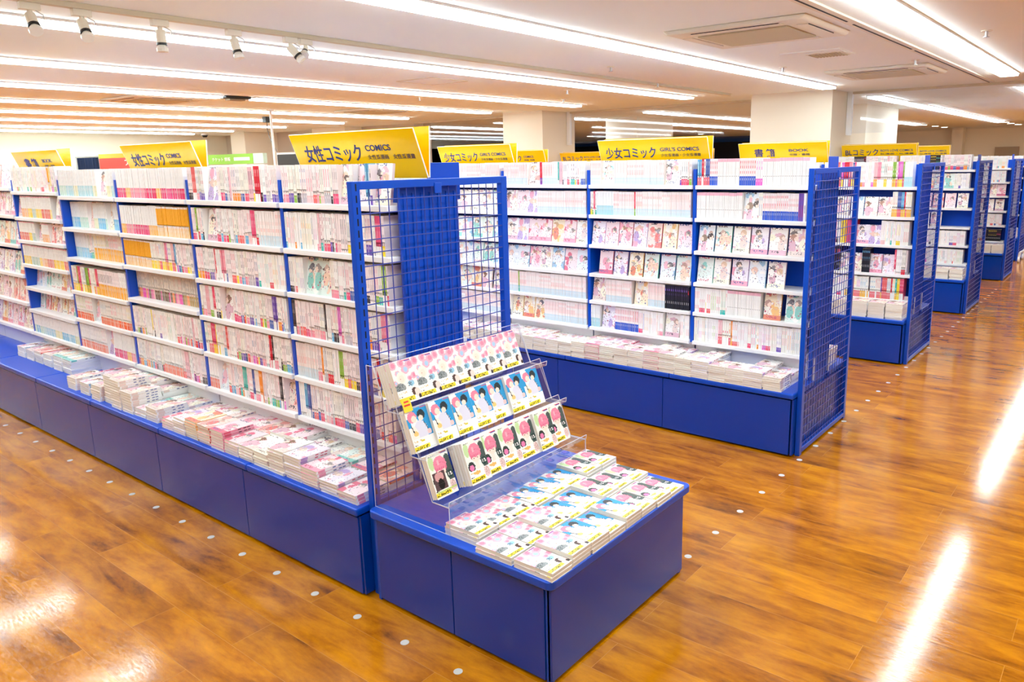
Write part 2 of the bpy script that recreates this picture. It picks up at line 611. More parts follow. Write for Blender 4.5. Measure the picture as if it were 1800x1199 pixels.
def spot(y, aim, label, small=False, bulb=LAMPGLASS):
    """a track spotlight: plug block, wire loop, arm, body and reflector lamp"""
    e = empty('spotlight', (-2.07, y, H - 0.028), label, 'spotlight', 'spotlights on the ceiling track')
    boxmb(-0.017, 0.017, -0.045, 0.045, -0.035, 0).build('adapter', CREAM, e, bevel=0.004)
    d = Vector(aim).normalized()
    top = Vector((0, 0, -0.035))
    piv = Vector((0, 0, -0.065 if not small else -0.055))
    m = MB()
    m.tube(top, piv, 0.012, 8)
    m.build('stem', CREAM, e)
    m = MB()
    pts = [Vector((0.0, 0.018, -0.03)), Vector((0.03, 0.045, -0.055)), Vector((0.02, 0.05, -0.085)), piv + d * 0.02 + Vector((0.012, 0.02, 0))]
    m.path(pts, 0.0025, 6)
    m.build('wire', METAL, e)
    L = 0.055 if not small else 0.02
    b = MB()
    b.tube(piv - d * 0.01, piv + d * L, 0.024 if not small else 0.014, 14, r1=0.026 if not small else 0.016)
    body = b.build('body', CREAM, e)
    c = MB()
    c.tube(piv + d * L, piv + d * (L + 0.012), 0.027 if not small else 0.017, 14)
    c.build('collar', BLACK, body)
    k = MB()
    k.tube(piv + d * (L + 0.012), piv + d * (L + 0.03), 0.02, 14, r1=0.031)
    k.tube(piv + d * (L + 0.03), piv + d * (L + 0.046), 0.031, 14, r1=0.029)
    k.build('lamp', bulb, e)


spot(-0.96, (0.5, -0.05, -0.6), 'track spotlight nearest the photo edge, pointing down to the aisle')
spot(-0.73, (0.5, -0.05, -0.7), 'second track spotlight along, tilted down to the aisle')
spot(-0.34, (0.03, 0, -1), 'third track spotlight along, pointing straight down')
spot(0.09, (0.25, 0.1, -1), 'fourth track spotlight along, with slim body and clear lamp')
spot(0.47, (0.4, 0.35, -0.6), 'fifth track spotlight along, bent sideways beside a bare lamp')
spot(0.58, (0.3, -0.4, -0.6), 'small bare reflector lamp, last on the spotlight track', True)

e = empty('ceiling_sensor', (-6.3, 2.55, H), 'dark boxy sensor in the gap of a ceiling light strip', 'sensor')
boxmb(-0.08, 0.08, -0.16, 0.16, -0.03, 0).build('housing', BLACK, e, bevel=0.008)
boxmb(-0.05, 0.05, -0.1, 0.1, -0.05, -0.03).build('cover', BROWN, e, bevel=0.006)
for i, (x, y) in enumerate([(-5.0, 4.25), (-3.2, 4.9), (-2.05, 5.0), (0.55, 4.95), (-0.5, 4.6), (-1.6, 3.4), (-4.0, 5.9), (1.3, 3.6)]):
    e = empty('sprinkler', (x, y, H), 'small ceiling sprinkler head, %s of the scattered row toward the right' % nth(i + 1), 'sprinkler', 'ceiling sprinkler heads')
    m = MB()
    m.tube((0, 0, -0.006), (0, 0, 0), 0.035, 12)
    m.build('plate', CREAM, e)
    m = MB()
    m.tube((0, 0, -0.04), (0, 0, -0.006), 0.01, 8)
    m.tube((0, 0, -0.043), (0, 0, -0.04), 0.02, 8)
    m.build('nozzle', METAL, e)
e = empty('dome_camera', (-15.7, 7.2, H), 'small black dome camera under the ceiling by the far wall corner', 'security camera')
m = MB()
m.tube((0, 0, -0.04), (0, 0, 0), 0.08, 14)
m.build('mount', WHITE, e)
m = MB()
m.tube((0, 0, -0.09), (0, 0, -0.04), 0.04, 14, r1=0.075)
m.build('dome', BLACK, e)

# ------------------------------------------------------------------ printed art as coloured cells
WH = (0.96, 0.95, 0.95)
SKIN = rgb(252, 228, 214)
PINKHAIR = rgb(238, 140, 166)


def mixc(a, b, t):
    return tuple(a[i] * (1 - t) + b[i] * t for i in range(3))


def canvas(wc, hc, c):
    a = np.zeros((hc, wc, 3))
    a[:] = c
    return a


def ell(a, cx, cy, rx, ry, c, top=None):
    h, w_ = a.shape[:2]
    y, x = np.mgrid[0:h, 0:w_]
    u, v = (x + 0.5) / w_, (y + 0.5) / h
    k = ((u - cx) / rx) ** 2 + ((v - cy) / ry) ** 2 <= 1
    if top is not None:
        k &= v < top
    a[k] = c


def rect(a, x0, y0, x1, y1, c):
    h, w_ = a.shape[:2]
    a[int(y0 * h):max(int(y1 * h), int(y0 * h) + 1), int(x0 * w_):max(int(x1 * w_), int(x0 * w_) + 1)] = c


def squiggle(a, x0, y0, x1, y1, c, seed, dens=0.5):
    h, w_ = a.shape[:2]
    r = random.Random(seed)
    for j in range(int(y0 * h), max(int(y1 * h), int(y0 * h) + 1)):
        for i in range(int(x0 * w_), int(x1 * w_)):
            if r.random() < dens:
                a[j, i] = c


def obi(a, seed, text=True):
    rect(a, 0, 0.70, 1, 1, (0.98, 0.97, 0.96))
    squiggle(a, 0.08, 0.74, 0.42, 0.77, rgb(226, 190, 120), seed, 0.4)
    squiggle(a, 0.04, 0.84, 0.2, 0.865, rgb(80, 76, 72), seed + 1, 0.6)
    rect(a, 0.0, 0.88, 0.72, 0.975, rgb(250, 226, 60))
    squiggle(a, 0.03, 0.89, 0.66, 0.965, rgb(90, 84, 30), seed + 2, 0.42)


def art_floral():
    a = canvas(34, 52, rgb(252, 244, 240))
    r = random.Random(3)
    for (x, y, s) in [(0.12, 0.1, 0.16), (0.5, 0.08, 0.15), (0.85, 0.14, 0.17), (0.62, 0.24, 0.17), (0.25, 0.3, 0.12), (0.92, 0.42, 0.13), (0.72, 0.46, 0.1), (0.05, 0.5, 0.09)]:
        ell(a, x, y, s, s * 0.62, rgb(244, 176, 196))
        ell(a, x + 0.02, y, s * 0.55, s * 0.36, rgb(238, 138, 166) if r.random() < 0.6 else rgb(170, 204, 234))
    ell(a, 0.36, 0.4, 0.2, 0.14, rgb(250, 240, 226))
    ell(a, 0.36, 0.43, 0.12, 0.09, SKIN)
    rect(a, 0.3, 0.43, 0.34, 0.45, rgb(200, 90, 90))
    ell(a, 0.2, 0.64, 0.24, 0.12, rgb(150, 156, 158))
    squiggle(a, 0.02, 0.54, 0.4, 0.70, rgb(80, 90, 92), 5, 0.3)
    ell(a, 0.72, 0.58, 0.14, 0.07, rgb(150, 200, 226))
    squiggle(a, 0.58, 0.55, 0.76, 0.64, rgb(70, 70, 84), 7, 0.3)
    rect(a, 0.58, 0.02, 0.95, 0.045, rgb(226, 90, 130))
    rect(a, 0.68, 0.05, 0.95, 0.07, rgb(90, 110, 190))
    obi(a, 11)
    ell(a, 0.76, 0.78, 0.13, 0.09, rgb(84, 62, 58))
    ell(a, 0.88, 0.82, 0.13, 0.1, rgb(250, 222, 214))
    ell(a, 0.95, 0.92, 0.07, 0.05, rgb(60, 50, 52))
    return a


def art_pair():
    a = canvas(34, 52, rgb(252, 250, 248))
    h, w_ = a.shape[:2]
    for j in range(h):
        for i in range(w_):
            u, v = (i + 0.5) / w_, (j + 0.5) / h
            if u > 0.42 + v * 0.5 - 0.1 or (u < 0.14 and 0.22 < v < 0.42):
                a[j, i] = rgb(52, 160, 222)
    ell(a, 0.26, 0.2, 0.2, 0.13, PINKHAIR)
    ell(a, 0.32, 0.25, 0.12, 0.08, SKIN)
    ell(a, 0.68, 0.19, 0.17, 0.115, rgb(48, 60, 68))
    ell(a, 0.63, 0.27, 0.1, 0.07, SKIN)
    ell(a, 0.52, 0.55, 0.30, 0.24, rgb(226, 224, 240))
    ell(a, 0.2, 0.6, 0.16, 0.2, rgb(250, 240, 232))
    ell(a, 0.25, 0.58, 0.1, 0.06, rgb(244, 206, 130))
    for k in range(6):
        rect(a, 0.12 + k * 0.014, 0.38 + k * 0.03, 0.16 + k * 0.014, 0.42 + k * 0.03, rgb(58, 64, 72))
        rect(a, 0.72 + k * 0.03, 0.36 + k * 0.05, 0.76 + k * 0.03, 0.41 + k * 0.05, rgb(58, 64, 72))
    ell(a, 0.85, 0.62, 0.1, 0.06, rgb(244, 206, 206))
    rect(a, 0.72, 0.02, 1.0, 0.05, rgb(216, 90, 110))
    obi(a, 21)
    rect(a, 0.4, 0.75, 0.55, 0.79, rgb(216, 200, 60))
    return a


def art_bob(back=False):
    a = canvas(34, 52, rgb(246, 246, 238))
    ell(a, 0.15, 0.2, 0.13, 0.16, rgb(200, 226, 168))
    ell(a, 0.88, 0.42, 0.2, 0.32, rgb(78, 92, 90))
    rect(a, 0.44, 0.46, 0.6, 0.7, rgb(250, 234, 224))
    ell(a, 0.52, 0.29, 0.29, 0.2, PINKHAIR)
    ell(a, 0.52, 0.36, 0.27, 0.13, rgb(228, 118, 148))
    ell(a, 0.52, 0.43, 0.2, 0.1, SKIN)
    ell(a, 0.52, 0.33, 0.24, 0.085, PINKHAIR)
    for q in (0.34, 0.44, 0.54, 0.64):
        rect(a, q, 0.36, q + 0.06, 0.405, rgb(228, 118, 148))
    rect(a, 0.4, 0.43, 0.46, 0.445, rgb(150, 70, 80))
    rect(a, 0.58, 0.43, 0.64, 0.445, rgb(150, 70, 80))
    rect(a, 0.42, 0.18, 0.5, 0.3, rgb(246, 176, 192))
    ell(a, 0.2, 0.6, 0.17, 0.12, rgb(60, 66, 66))
    ell(a, 0.2, 0.62, 0.11, 0.07, rgb(238, 130, 180))
    ell(a, 0.85, 0.56, 0.15, 0.09, rgb(50, 74, 72))
    rect(a, 0.78, 0.52, 0.81, 0.6, WH)
    rect(a, 0.86, 0.52, 0.94, 0.535, WH)
    rect(a, 0.86, 0.52, 0.885, 0.57, WH)
    rect(a, 0.86, 0.555, 0.94, 0.57, WH)
    rect(a, 0.92, 0.57, 0.945, 0.6, WH)
    rect(a, 0.86, 0.59, 0.93, 0.605, WH)
    squiggle(a, 0.1, 0.04, 0.34, 0.06, rgb(130, 130, 128), 9, 0.7)
    rect(a, 0.62, 0.02, 0.97, 0.045, rgb(216, 60, 80))
    rect(a, 0.68, 0.05, 0.95, 0.07, rgb(70, 100, 180))
    obi(a, 31)
    ell(a, 0.38, 0.76, 0.16, 0.04, rgb(240, 190, 110))
    ell(a, 0.85, 0.82, 0.13, 0.12, rgb(238, 206, 206))
    squiggle(a, 0.75, 0.72, 0.98, 0.92, rgb(206, 170, 160), 14, 0.3)
    if back:
        rect(a, 0.08, 0.44, 0.62, 0.84, rgb(92, 72, 76))
        ell(a, 0.34, 0.54, 0.2, 0.11, rgb(216, 160, 160))
        ell(a, 0.36, 0.7, 0.14, 0.12, rgb(30, 28, 32))
        rect(a, 0.08, 0.86, 1, 0.9, rgb(206, 220, 130))
    return a


def art_generic(seed):
    r = random.Random(seed)
    pi = seed % len(PALS)
    pal = [mixc(c, (0.98, 0.97, 0.97), 0.2) for c in PALS[pi]]
    a = canvas(22, 33, pal[0])
    for _ in range(r.randint(6, 12)):
        ell(a, r.random(), r.random(), r.uniform(0.06, 0.3), r.uniform(0.04, 0.2), r.choice(pal))
    soft = lambda c, k=0.4: mixc(c, (0.98, 0.95, 0.95), k)
    for _ in range(r.randint(1, 3)):
        hx, hy, z = r.uniform(0.2, 0.8), r.uniform(0.18, 0.5), r.uniform(0.5, 0.95)
        tl = r.uniform(-0.08, 0.08)
        ell(a, hx + tl, hy + 0.4 * z, 0.26 * z, 0.3 * z, r.choice(pal))
        hair = soft(r.choice(HAIRS), r.uniform(0.15, 0.6))
        ell(a, hx, hy, 0.21 * z, 0.14 * z, hair)
        ell(a, hx - tl * 2, hy + 0.05 * z, 0.13 * z, 0.09 * z, SKIN)
        ell(a, hx + tl * 3, hy - 0.02 * z, 0.12 * z, 0.05 * z, hair)
        for _q in range(5):
            x0, y0 = hx + r.uniform(-0.25, 0.25), hy + r.uniform(0.1, 0.5)
            rect(a, min(max(x0, 0), 0.9), min(max(y0, 0), 0.93), min(max(x0, 0), 0.9) + 0.05, min(max(y0, 0), 0.93) + r.uniform(0.03, 0.06), soft(r.choice(DARKS), 0.2))
    sq = soft(r.choice(DARKS), 0.2)
    squiggle(a, 0.05, 0.03, 0.7, 0.08, sq, seed, 0.45)
    squiggle(a, 0.0, 0.3, 1.0, 0.95, soft(r.choice(DARKS), 0.6), seed + 8, 0.06)
    if r.random() < 0.6:
        rect(a, 0, 0.82, 1, 1, r.choice(pal))
        squiggle(a, 0.1, 0.85, 0.8, 0.94, sq, seed + 3, 0.3)
    return a, PALS[pi]


PALS = [[rgb(250, 222, 230), rgb(240, 150, 176), rgb(252, 240, 240), rgb(222, 90, 120)],
        [rgb(232, 240, 250), rgb(140, 190, 226), rgb(250, 250, 250), rgb(240, 180, 200)],
        [rgb(252, 250, 246), rgb(236, 214, 206), rgb(220, 170, 190), rgb(250, 246, 220)],
        [rgb(252, 236, 200), rgb(246, 190, 110), rgb(250, 246, 236), rgb(226, 120, 90)],
        [rgb(226, 242, 236), rgb(120, 200, 190), rgb(250, 250, 246), rgb(246, 206, 180)],
        [rgb(240, 232, 248), rgb(180, 150, 210), rgb(250, 246, 252), rgb(236, 150, 180)],
        [rgb(252, 216, 210), rgb(232, 104, 100), rgb(252, 240, 230), rgb(250, 160, 150)]]
PALN = ['rose', 'pale blue', 'cream', 'amber', 'mint', 'lilac', 'coral']
HAIRS = [rgb(58, 46, 44), rgb(120, 84, 60), rgb(210, 160, 110), rgb(60, 60, 74), rgb(170, 120, 100), rgb(226, 170, 150)]
DARKS = [rgb(60, 50, 60), rgb(190, 60, 90), rgb(70, 80, 140), rgb(120, 110, 110)]


def art_quads(mb, a, O, U, V):
    """lay the art on the rectangle with corner O (top left), U to the right, V downwards"""
    h, w_ = a.shape[:2]
    n = len(mb.v)
    for j in range(h + 1):
        for i in range(w_ + 1):
            mb.v.append(tuple(O + U * (i / w_) + V * (j / h)))
    for j in range(h):
        for i in range(w_):
            p = n + j * (w_ + 1) + i
            mb.f.append((p, p + w_ + 1, p + w_ + 2, p + 1))
            mb.mi.append(0)
            mb.c.append(tuple(a[j, i]))


GEN = []
for s in range(42):
    a, pal = art_generic(700 + s)
    GEN.append((a, PALS.index(pal)))

# ------------------------------------------------------------------ spine-out books
SPINES = []      # every spine-out volume: dict


PW = rgb(252, 250, 249)
PKW = rgb(251, 238, 239)
CW = rgb(250, 247, 239)
BANDS = [(rgb(236, 86, 130), 'pink'), (rgb(226, 50, 70), 'red'), (rgb(244, 150, 170), 'rose'), (rgb(248, 150, 60), 'orange'), (rgb(120, 90, 180), 'purple'),
         (rgb(230, 110, 200), 'magenta'), (rgb(110, 180, 220), 'blue'), (rgb(250, 220, 60), 'yellow'), (rgb(70, 190, 180), 'teal'), (rgb(60, 56, 66), 'black'),
         (rgb(150, 190, 80), 'green'), (rgb(200, 190, 200), 'grey'), (rgb(246, 196, 200), 'pale pink'), (rgb(236, 90, 120), 'pink'), (rgb(240, 110, 110), 'coral'), (rgb(90, 110, 180), 'blue')]
TEXTS = [rgb(120, 112, 122), rgb(186, 100, 124), rgb(220, 80, 112), rgb(70, 66, 78), rgb(150, 130, 120), rgb(60, 60, 70), rgb(90, 110, 160)]


def spec(style):
    r = rnd
    d = dict(base=PW, band=None, bh=0.0, text=r.choice(TEXTS), fig=False, top=None, td=0.5, name='white comic')
    if style == 'pink':
        q = r.random()
        d['fig'] = r.random() < 0.9
        d['bh'] = r.choice([0.22, 0.24, 0.26, 0.2])
        if q < 0.74:
            d['base'] = r.choice([PW, PKW, PKW, CW])
            d['band'], n = r.choice(BANDS)
            d['name'] = 'white comic with %s foot' % n
        elif q < 0.84:
            d['base'], n = r.choice(BANDS)
            d['band'] = PW
            d['text'] = PW
            d['name'] = '%s comic with white foot' % n
        elif q < 0.9:
            d['base'] = r.choice([PKW, rgb(244, 196, 206)])
            d['name'] = 'pale pink comic'
            d['bh'] = 0
        else:
            d['name'] = 'plain white comic'
            d['bh'] = 0
            d['td'] = 0.3
    elif style == 'blue':
        d.update(band=r.choice([rgb(130, 196, 232), rgb(160, 210, 236), rgb(180, 220, 230), rgb(196, 226, 214), rgb(230, 228, 190)]), bh=0.4, td=0.08, base=rgb(246, 247, 248), name='white comic with sky-blue foot')
    elif style == 'magenta':
        d.update(band=r.choice([rgb(230, 80, 130), rgb(236, 100, 150), rgb(244, 150, 170), rgb(248, 190, 110), rgb(226, 60, 110)]), bh=0.34, td=0.06, base=rgb(247, 246, 246), name='white comic with magenta foot')
    elif style == 'orangetop':
        d.update(band=rgb(252, 226, 190), bh=0.3, base=rgb(250, 178, 50), text=rgb(240, 160, 40), td=0.3, fig=True, figbase=PW, top=PW, name='orange comic with cream foot')
    elif style == 'orangeband':
        d.update(band=rgb(250, 180, 70), bh=0.45, base=r.choice([PW, PKW, CW]), td=0.7, text=r.choice([b[0] for b in BANDS]), name='white comic with orange foot')
    elif style == 'yellow':
        d.update(band=r.choice([rgb(252, 222, 110), rgb(252, 214, 90), rgb(248, 180, 130), rgb(230, 120, 110), rgb(186, 208, 200)]), bh=0.42, top=rgb(240, 170, 186), td=0.1, base=rgb(247, 245, 242), name='white comic with yellow foot')
    elif style == 'redbase':
        d.update(band=r.choice([rgb(240, 106, 70), rgb(238, 120, 90), rgb(236, 96, 66)]), bh=0.3, td=0.55, fig=True, base=rgb(247, 243, 238), text=r.choice([b[0] for b in BANDS]), name='white comic with vermilion foot')
    elif style == 'coral':
        d.update(band=rgb(242, 140, 120), bh=0.32, td=0.2, fig=True, name='white comic with coral foot')
    elif style == 'multi':
        b, n = r.choice(BANDS)
        d.update(base=b, band=r.choice([rgb(248, 190, 90), rgb(250, 220, 80), PW, rgb(240, 120, 130)]), bh=0.3, text=PW, td=0.5, fig=True, name='%s striped comic' % n)
        if r.random() < 0.5:
            d.update(base=CW, text=b, td=0.8, name='cream comic with %s title' % n)
    elif style == 'girls':
        d.update(base=r.choice([rgb(251, 242, 240), rgb(250, 236, 234)]), band=rgb(214, 230, 240), bh=0.3, text=rgb(240, 150, 150), td=0.65, name='pale pink comic with sky-blue foot')
        if r.random() < 0.1:
            d.update(band=r.choice(BANDS)[0], base=r.choice(BANDS)[0])
            d['name'] = 'vivid comic among pale ones'
    elif style == 'whitepinktop':
        d.update(base=rgb(247, 246, 244), top=rgb(246, 190, 208), toph=0.12, text=rgb(90, 90, 90), td=0.05, dot=True, name='white comic with pink head')
    elif style == 'zigzag':
        d.update(base=rgb(250, 240, 240), band=rgb(60, 96, 200), bh=0.34, text=rgb(226, 70, 80), td=0.75, name='white comic with red letters')
    elif style == 'plain':
        b, n = r.choice(BANDS)
        d.update(base=r.choice([CW, PW, PW]), text=mixc(b, PW, 0.2), td=0.5, name='white comic with %s title' % n)
        if r.random() < 0.3:
            d.update(band=b, bh=0.18, name='white comic with %s foot' % n)
    elif style == 'black':
        b, n = r.choice(BANDS)
        d.update(base=rgb(44, 38, 46), band=rgb(40, 40, 44), bh=0.4, text=b, td=0.9, name='black comic with %s title' % n)
    elif style == 'novel':
        b, n = r.choice(BANDS)
        d.update(base=r.choice([rgb(246, 244, 244), b]), text=r.choice(DARKS + [b]), td=0.6, band=b if r.random() < 0.5 else None, bh=0.25, name='%s novel' % n)
    elif style == 'wood':
        d.update(base=rgb(232, 224, 214), band=r.choice([rgb(186, 150, 90), rgb(120, 90, 70), rgb(240, 90, 170), rgb(246, 170, 180), rgb(250, 150, 90)]), bh=0.34, td=0.4, fig=True, name='off-white comic')
    return d


def spine_book(mb, b):
    """one upright volume: plain sides, cream page top, printed spine facing -Y"""
    s = b['s']
    x0, x1, y, z, h, d = b['x'], b['x'] + b['t'], b['y'], b['z'], b['h'], b['d']
    sh = b.get('sh', 0)
    base = s['base']
    cream = rgb(240, 234, 222)
    p = [(x0, y, z), (x1, y, z), (x1, y + d, z), (x0, y + d, z), (x0 + sh, y, z + h), (x1 + sh, y, z + h), (x1 + sh, y + d, z + h), (x0 + sh, y + d, z + h)]
    n = len(mb.v)
    mb.v.extend(p)
    for q, c in (((4, 5, 6, 7), cream), ((1, 2, 6, 5), base), ((2, 3, 7, 6), cream), ((3, 0, 4, 7), base), ((0, 3, 2, 1), cream)):
        mb.f.append(tuple(n + i for i in q))
        mb.mi.append(0)
        mb.c.append(c)
    r = random.Random(s.setdefault('seed', rnd.random()))
    rows = []
    zz = 0.0
    if s['band'] is not None and s['bh'] > 0:
        rows.append((0, s['bh'] * 0.55, s['band'], s['band']))
        rows.append((s['bh'] * 0.55, s['bh'] * 0.8, s['band'], mixc(s['band'], PW, 0.6)))
        rows.append((s['bh'] * 0.8, s['bh'], s['band'], s['band']))
        zz = s['bh']
    if s['fig']:
        fb = s.get('figbase', base)
        rows.append((zz, zz + 0.045, fb, r.choice([SKIN, rgb(244, 200, 190), rgb(90, 80, 96)])))
        rows.append((zz + 0.045, zz + 0.08, fb, r.choice([rgb(60, 48, 52), rgb(120, 86, 70), rgb(210, 150, 120)])))
        zz += 0.1
    elif s.get('dot'):
        rows.append((0, 0.33, base, base))
        rows.append((0.33, 0.355, base, rgb(70, 66, 70)))
        zz = 0.355
    th = s.get('toph', 0.06) if s['top'] is not None else 0.0
    k = 7
    lo, hi = zz, 1 - th
    for i in range(k):
        c = mixc(base, s['text'], s['td'] * r.choice([0.0, 0.4, 1.3, 0.9])) if 0 < i < k - 1 else base
        rows.append((lo + (hi - lo) * i / k, lo + (hi - lo) * (i + 1) / k, base, c))
    if th:
        rows.append((1 - th, 1, s['top'], s['top']))
    t = x1 - x0
    for a, c, side, mid in rows:
        xs = [x0, x0 + 0.34 * t, x0 + 0.66 * t, x1]
        for i, cc in enumerate((side, mid, side)):
            pa = [(xs[i] + sh * a, y, z + h * a), (xs[i + 1] + sh * a, y, z + h * a), (xs[i + 1] + sh * c, y, z + h * c), (xs[i] + sh * c, y, z + h * c)]
            if side == mid:
                if i:
                    continue
                pa = [(xs[0] + sh * a, y, z + h * a), (xs[3] + sh * a, y, z + h * a), (xs[3] + sh * c, y, z + h * c), (xs[0] + sh * c, y, z + h * c)]
            mb.face(pa, cc)


FACES = []


def row(x0, x1, y, z, segs, h, rack, bay, level, tmin=0.0105, tmax=0.0165, d=0.11):
    """fill one shelf of a bay from left to right; segs: (style, share of the width)"""
    W = x1 - x0
    x = x0 + 0.004
    tot = sum(s[1] for s in segs)
    idx = 0
    end = x0
    for sg in segs:
        end += W * sg[1] / tot
        st = sg[0]
        if st == 'gap':
            x = end
            continue
        if st == 'face':
            hh = sg[3] if len(sg) > 3 else min(h, 0.176)
            ww = hh * 0.66
            n = max(1, int(round((end - x) / (ww + 0.008))))
            step = (end - x) / n
            for i in range(n):
                idx += 1
                FACES.append(dict(x=x + i * step + (step - ww) / 2 + rnd.uniform(-0.004, 0.004), y=y + 0.012, z=z, w=ww, h=hh, g=(rnd.choice(sg[2]) % 7 + 7 * rnd.randrange(6)) if len(sg) > 2 and sg[2] else rnd.randrange(42), idx=idx, rack=rack, bay=bay, level=level))
            x = end
            continue
        run = 0
        while True:
            if run <= 0:
                s = spec(st)
                run = rnd.randint(1, 3) if st in ('pink', 'multi', 'plain', 'novel', 'wood') else rnd.randint(4, 14)
                if s['name'].startswith('vivid'):
                    run = rnd.randint(1, 2)
                bh = h * rnd.uniform(0.97, 1.0)
                t = rnd.uniform(tmin, tmax)
                if st in ('plain', 'whitepinktop', 'girls', 'blue', 'magenta'):
                    t = rnd.uniform(tmin, tmin + 0.004)
            tt = t * rnd.uniform(0.95, 1.05)
            if x + tt > min(end, x1 - 0.003):
                break
            idx += 1
            SPINES.append(dict(x=x, t=tt - 0.0011, y=y + rnd.uniform(0, 0.004), z=z, h=bh, d=d, s=s, idx=idx, rack=rack, bay=bay, level=level))
            x += tt
            run -= 1


# ------------------------------------------------------------------ gondola shelving
SZ = [1.65, 1.432, 1.216, 1.003, 0.79, 0.58]     # shelf surfaces, top to bottom


def gondola(name_label, c, xe, bays, shelf_z, plinths, lid_z=0.41, panel_to=0.0, tab=0.25, mesh_right=True, lidsplit=None, full_end=True, post_z=1.757):
    """a two-sided run of shelving along X. c: centre line, xe: plane of its end panel,
    bays: x of the uprights from the end inwards, shelf_z: list per bay"""
    root = empty('bookshelf_gondola', (xe, c, 0), name_label, 'bookshelf')
    X0 = bays[-1]

    def B(n, m, *a, bev=0.0, par=root):
        x0, x1, y0, y1, z0, z1 = a
        return boxmb(x0 - xe, x1 - xe, y0 - c, y1 - c, z0, z1).build(n, m, par, bevel=bev)
    B('back_panel', BLUE, X0, xe - 0.06, c - 0.012, c + 0.012, 0.4, 1.745)
    B('kick_board', KICK, X0, xe - 0.05, c - 0.46, c + 0.46, 0.0, 0.36)
    for s in (-1, 1):
        for a, b in zip(plinths[:-1], plinths[1:]):
            y = c + s * 0.506
            B('plinth_panel', BLUE_BOARD, b + 0.002, a - 0.002, min(y, y - s * 0.02), max(y, y - s * 0.02), 0.012, lid_z - 0.044, bev=0.002)
        for a, b in zip(bays[:-1], bays[1:]):
            y0, y1 = sorted((c + s * 0.52, c + s * 0.13))
            B('deck_lid', BLUE, b + 0.0008, a - 0.0008, y0, y1, lid_z - 0.034, lid_z, bev=0.008)
            y0, y1 = sorted((c + s * 0.14, c + s * 0.148))
            B('riser_board', SHELF, b + 0.006, a - 0.006, y0, y1, lid_z, SZ[5] - 0.02)
    for k, (a, b) in enumerate(zip(bays[:-1], bays[1:])):
        if k == 0:
            a = xe - 0.05
        for s in (-1, 1):
            for z in shelf_z[k]:
                y0, y1 = sorted((c + s * 0.222, c + s * 0.013))
                o = B('shelf', SHELF, b + 0.012, a - 0.012, y0, y1, z - 0.026, z, bev=0.003)
        # side upright between the bays
    for x in bays[1:]:
        B('upright', BLUE, x - 0.013, x + 0.013, c - 0.203, c + 0.203, 0.565, post_z, bev=0.002)
    # end column and mesh panel
    B('end_column', BLUE, xe - 0.055, xe - 0.035, c - 0.17, c + 0.17, 0.3, 1.735)
    col = MB()
    for i in range(7):
        y = -0.15 + i * 0.05
        col.box(-0.035, -0.031, y - 0.006, y + 0.006, 0.45, 1.7)
    col.build('column_rib', BLUE, root)
    fr = MB()
    ya, yb = c - 0.455, c + 0.455
    zt = 1.757
    for y in (ya, yb - 0.04):
        fr.box(-0.015, 0.015, y - c, y - c + 0.04, panel_to, zt - 0.0)
    fr.box(-0.0149, 0.0149, ya - c + 0.04, yb - c - 0.04, zt - 0.032, zt)
    if full_end:
        fr.box(-0.0149, 0.0149, ya - c + 0.04, yb - c - 0.04, panel_to + 0.015, panel_to + 0.045)
    f = fr.build('end_frame', BLUE, root, bevel=0.002)
    wm = MB()
    zb = panel_to + 0.03
    n = 17
    for i in range(1, n):
        y = -0.415 + 0.83 * i / n
        wm.tube((0.006, y, zb), (0.006, y, zt - 0.02), 0.0022, 5)
    z = zt - 0.075
    while z > zb + 0.03:
        wm.tube((0.010, -0.42, z), (0.010, 0.42, z), 0.0025, 5)
        z -= 0.052
    wm.build('wire_mesh', WIRE, f)
    sl = MB()
    z = 0.46
    while z < 1.72:
        sl.box(0.0145, 0.0158, -0.438, -0.432, z, z + 0.028)
        z += 0.045
    sl.build('slots', SLOT, f)
    if full_end:
        B('end_board', BLUE_BOARD, xe - 0.03, xe - 0.018, c - 0.5, c + 0.45, 0.012, lid_z - 0.04)
    if tab is not None:
        t = B('tab_plate', BLUE, xe - 0.115, xe - 0.11, c + tab - 0.095, c + tab + 0.095, 1.655, 1.825, bev=0.002)
    # bracket block in the middle of the top bar
    B('bar_bracket', BLUE, xe + 0.0145, xe + 0.02, c - 0.02, c + 0.02, 1.695, 1.74, bev=0.002)
    return root


b1 = [-0.18, -1.02, -1.91, -2.80, -3.69, -4.58, -5.47, -6.36]
z6 = SZ
z4 = [1.65, 1.434, 1.224, 0.991, 0.79, 0.58]
z5 = [1.674, 1.481, 1.307, 1.121, 0.942, 0.763, 0.58]
zb6 = [1.70, 1.489, 1.26, 1.027, 0.804, 0.58]
sh1 = [z6, z6, [1.65, 1.431, 1.231, 1.02, 0.794, 0.58], z4, z5, zb6, zb6]
gondola('front blue two-sided bookshelf with a mesh end, facing the near aisle', -0.17, -0.16, b1, sh1,
        [-0.19, -1.08, -1.98, -2.88, -3.76, -4.65, -5.54, -6.36], panel_to=0.0, tab=0.17)
b2 = [0.72, -0.135, -1.01, -1.86, -2.73, -3.6]
s2 = [1.65, 1.432, 1.21, 0.992, 0.785, 0.58]
gondola('second blue bookshelf, its white lit shelves facing the camera across the display table', 2.40, 0.7364, b2, [s2] * 5,
        [0.70, -0.19, -1.09, -1.99, -2.89, -3.6], tab=0.28)
g3z = [1.55, 1.285, 1.03, 0.765, 0.53]
gondola('third blue bookshelf back along the right aisle', 5.05, 0.7376, [0.72, -0.17, -1.06], [g3z] * 2, [0.70, -0.19, -1.06], lid_z=0.40, tab=0.32)
g4z = [1.655, 1.44, 1.21, 0.985, 0.77, 0.55]
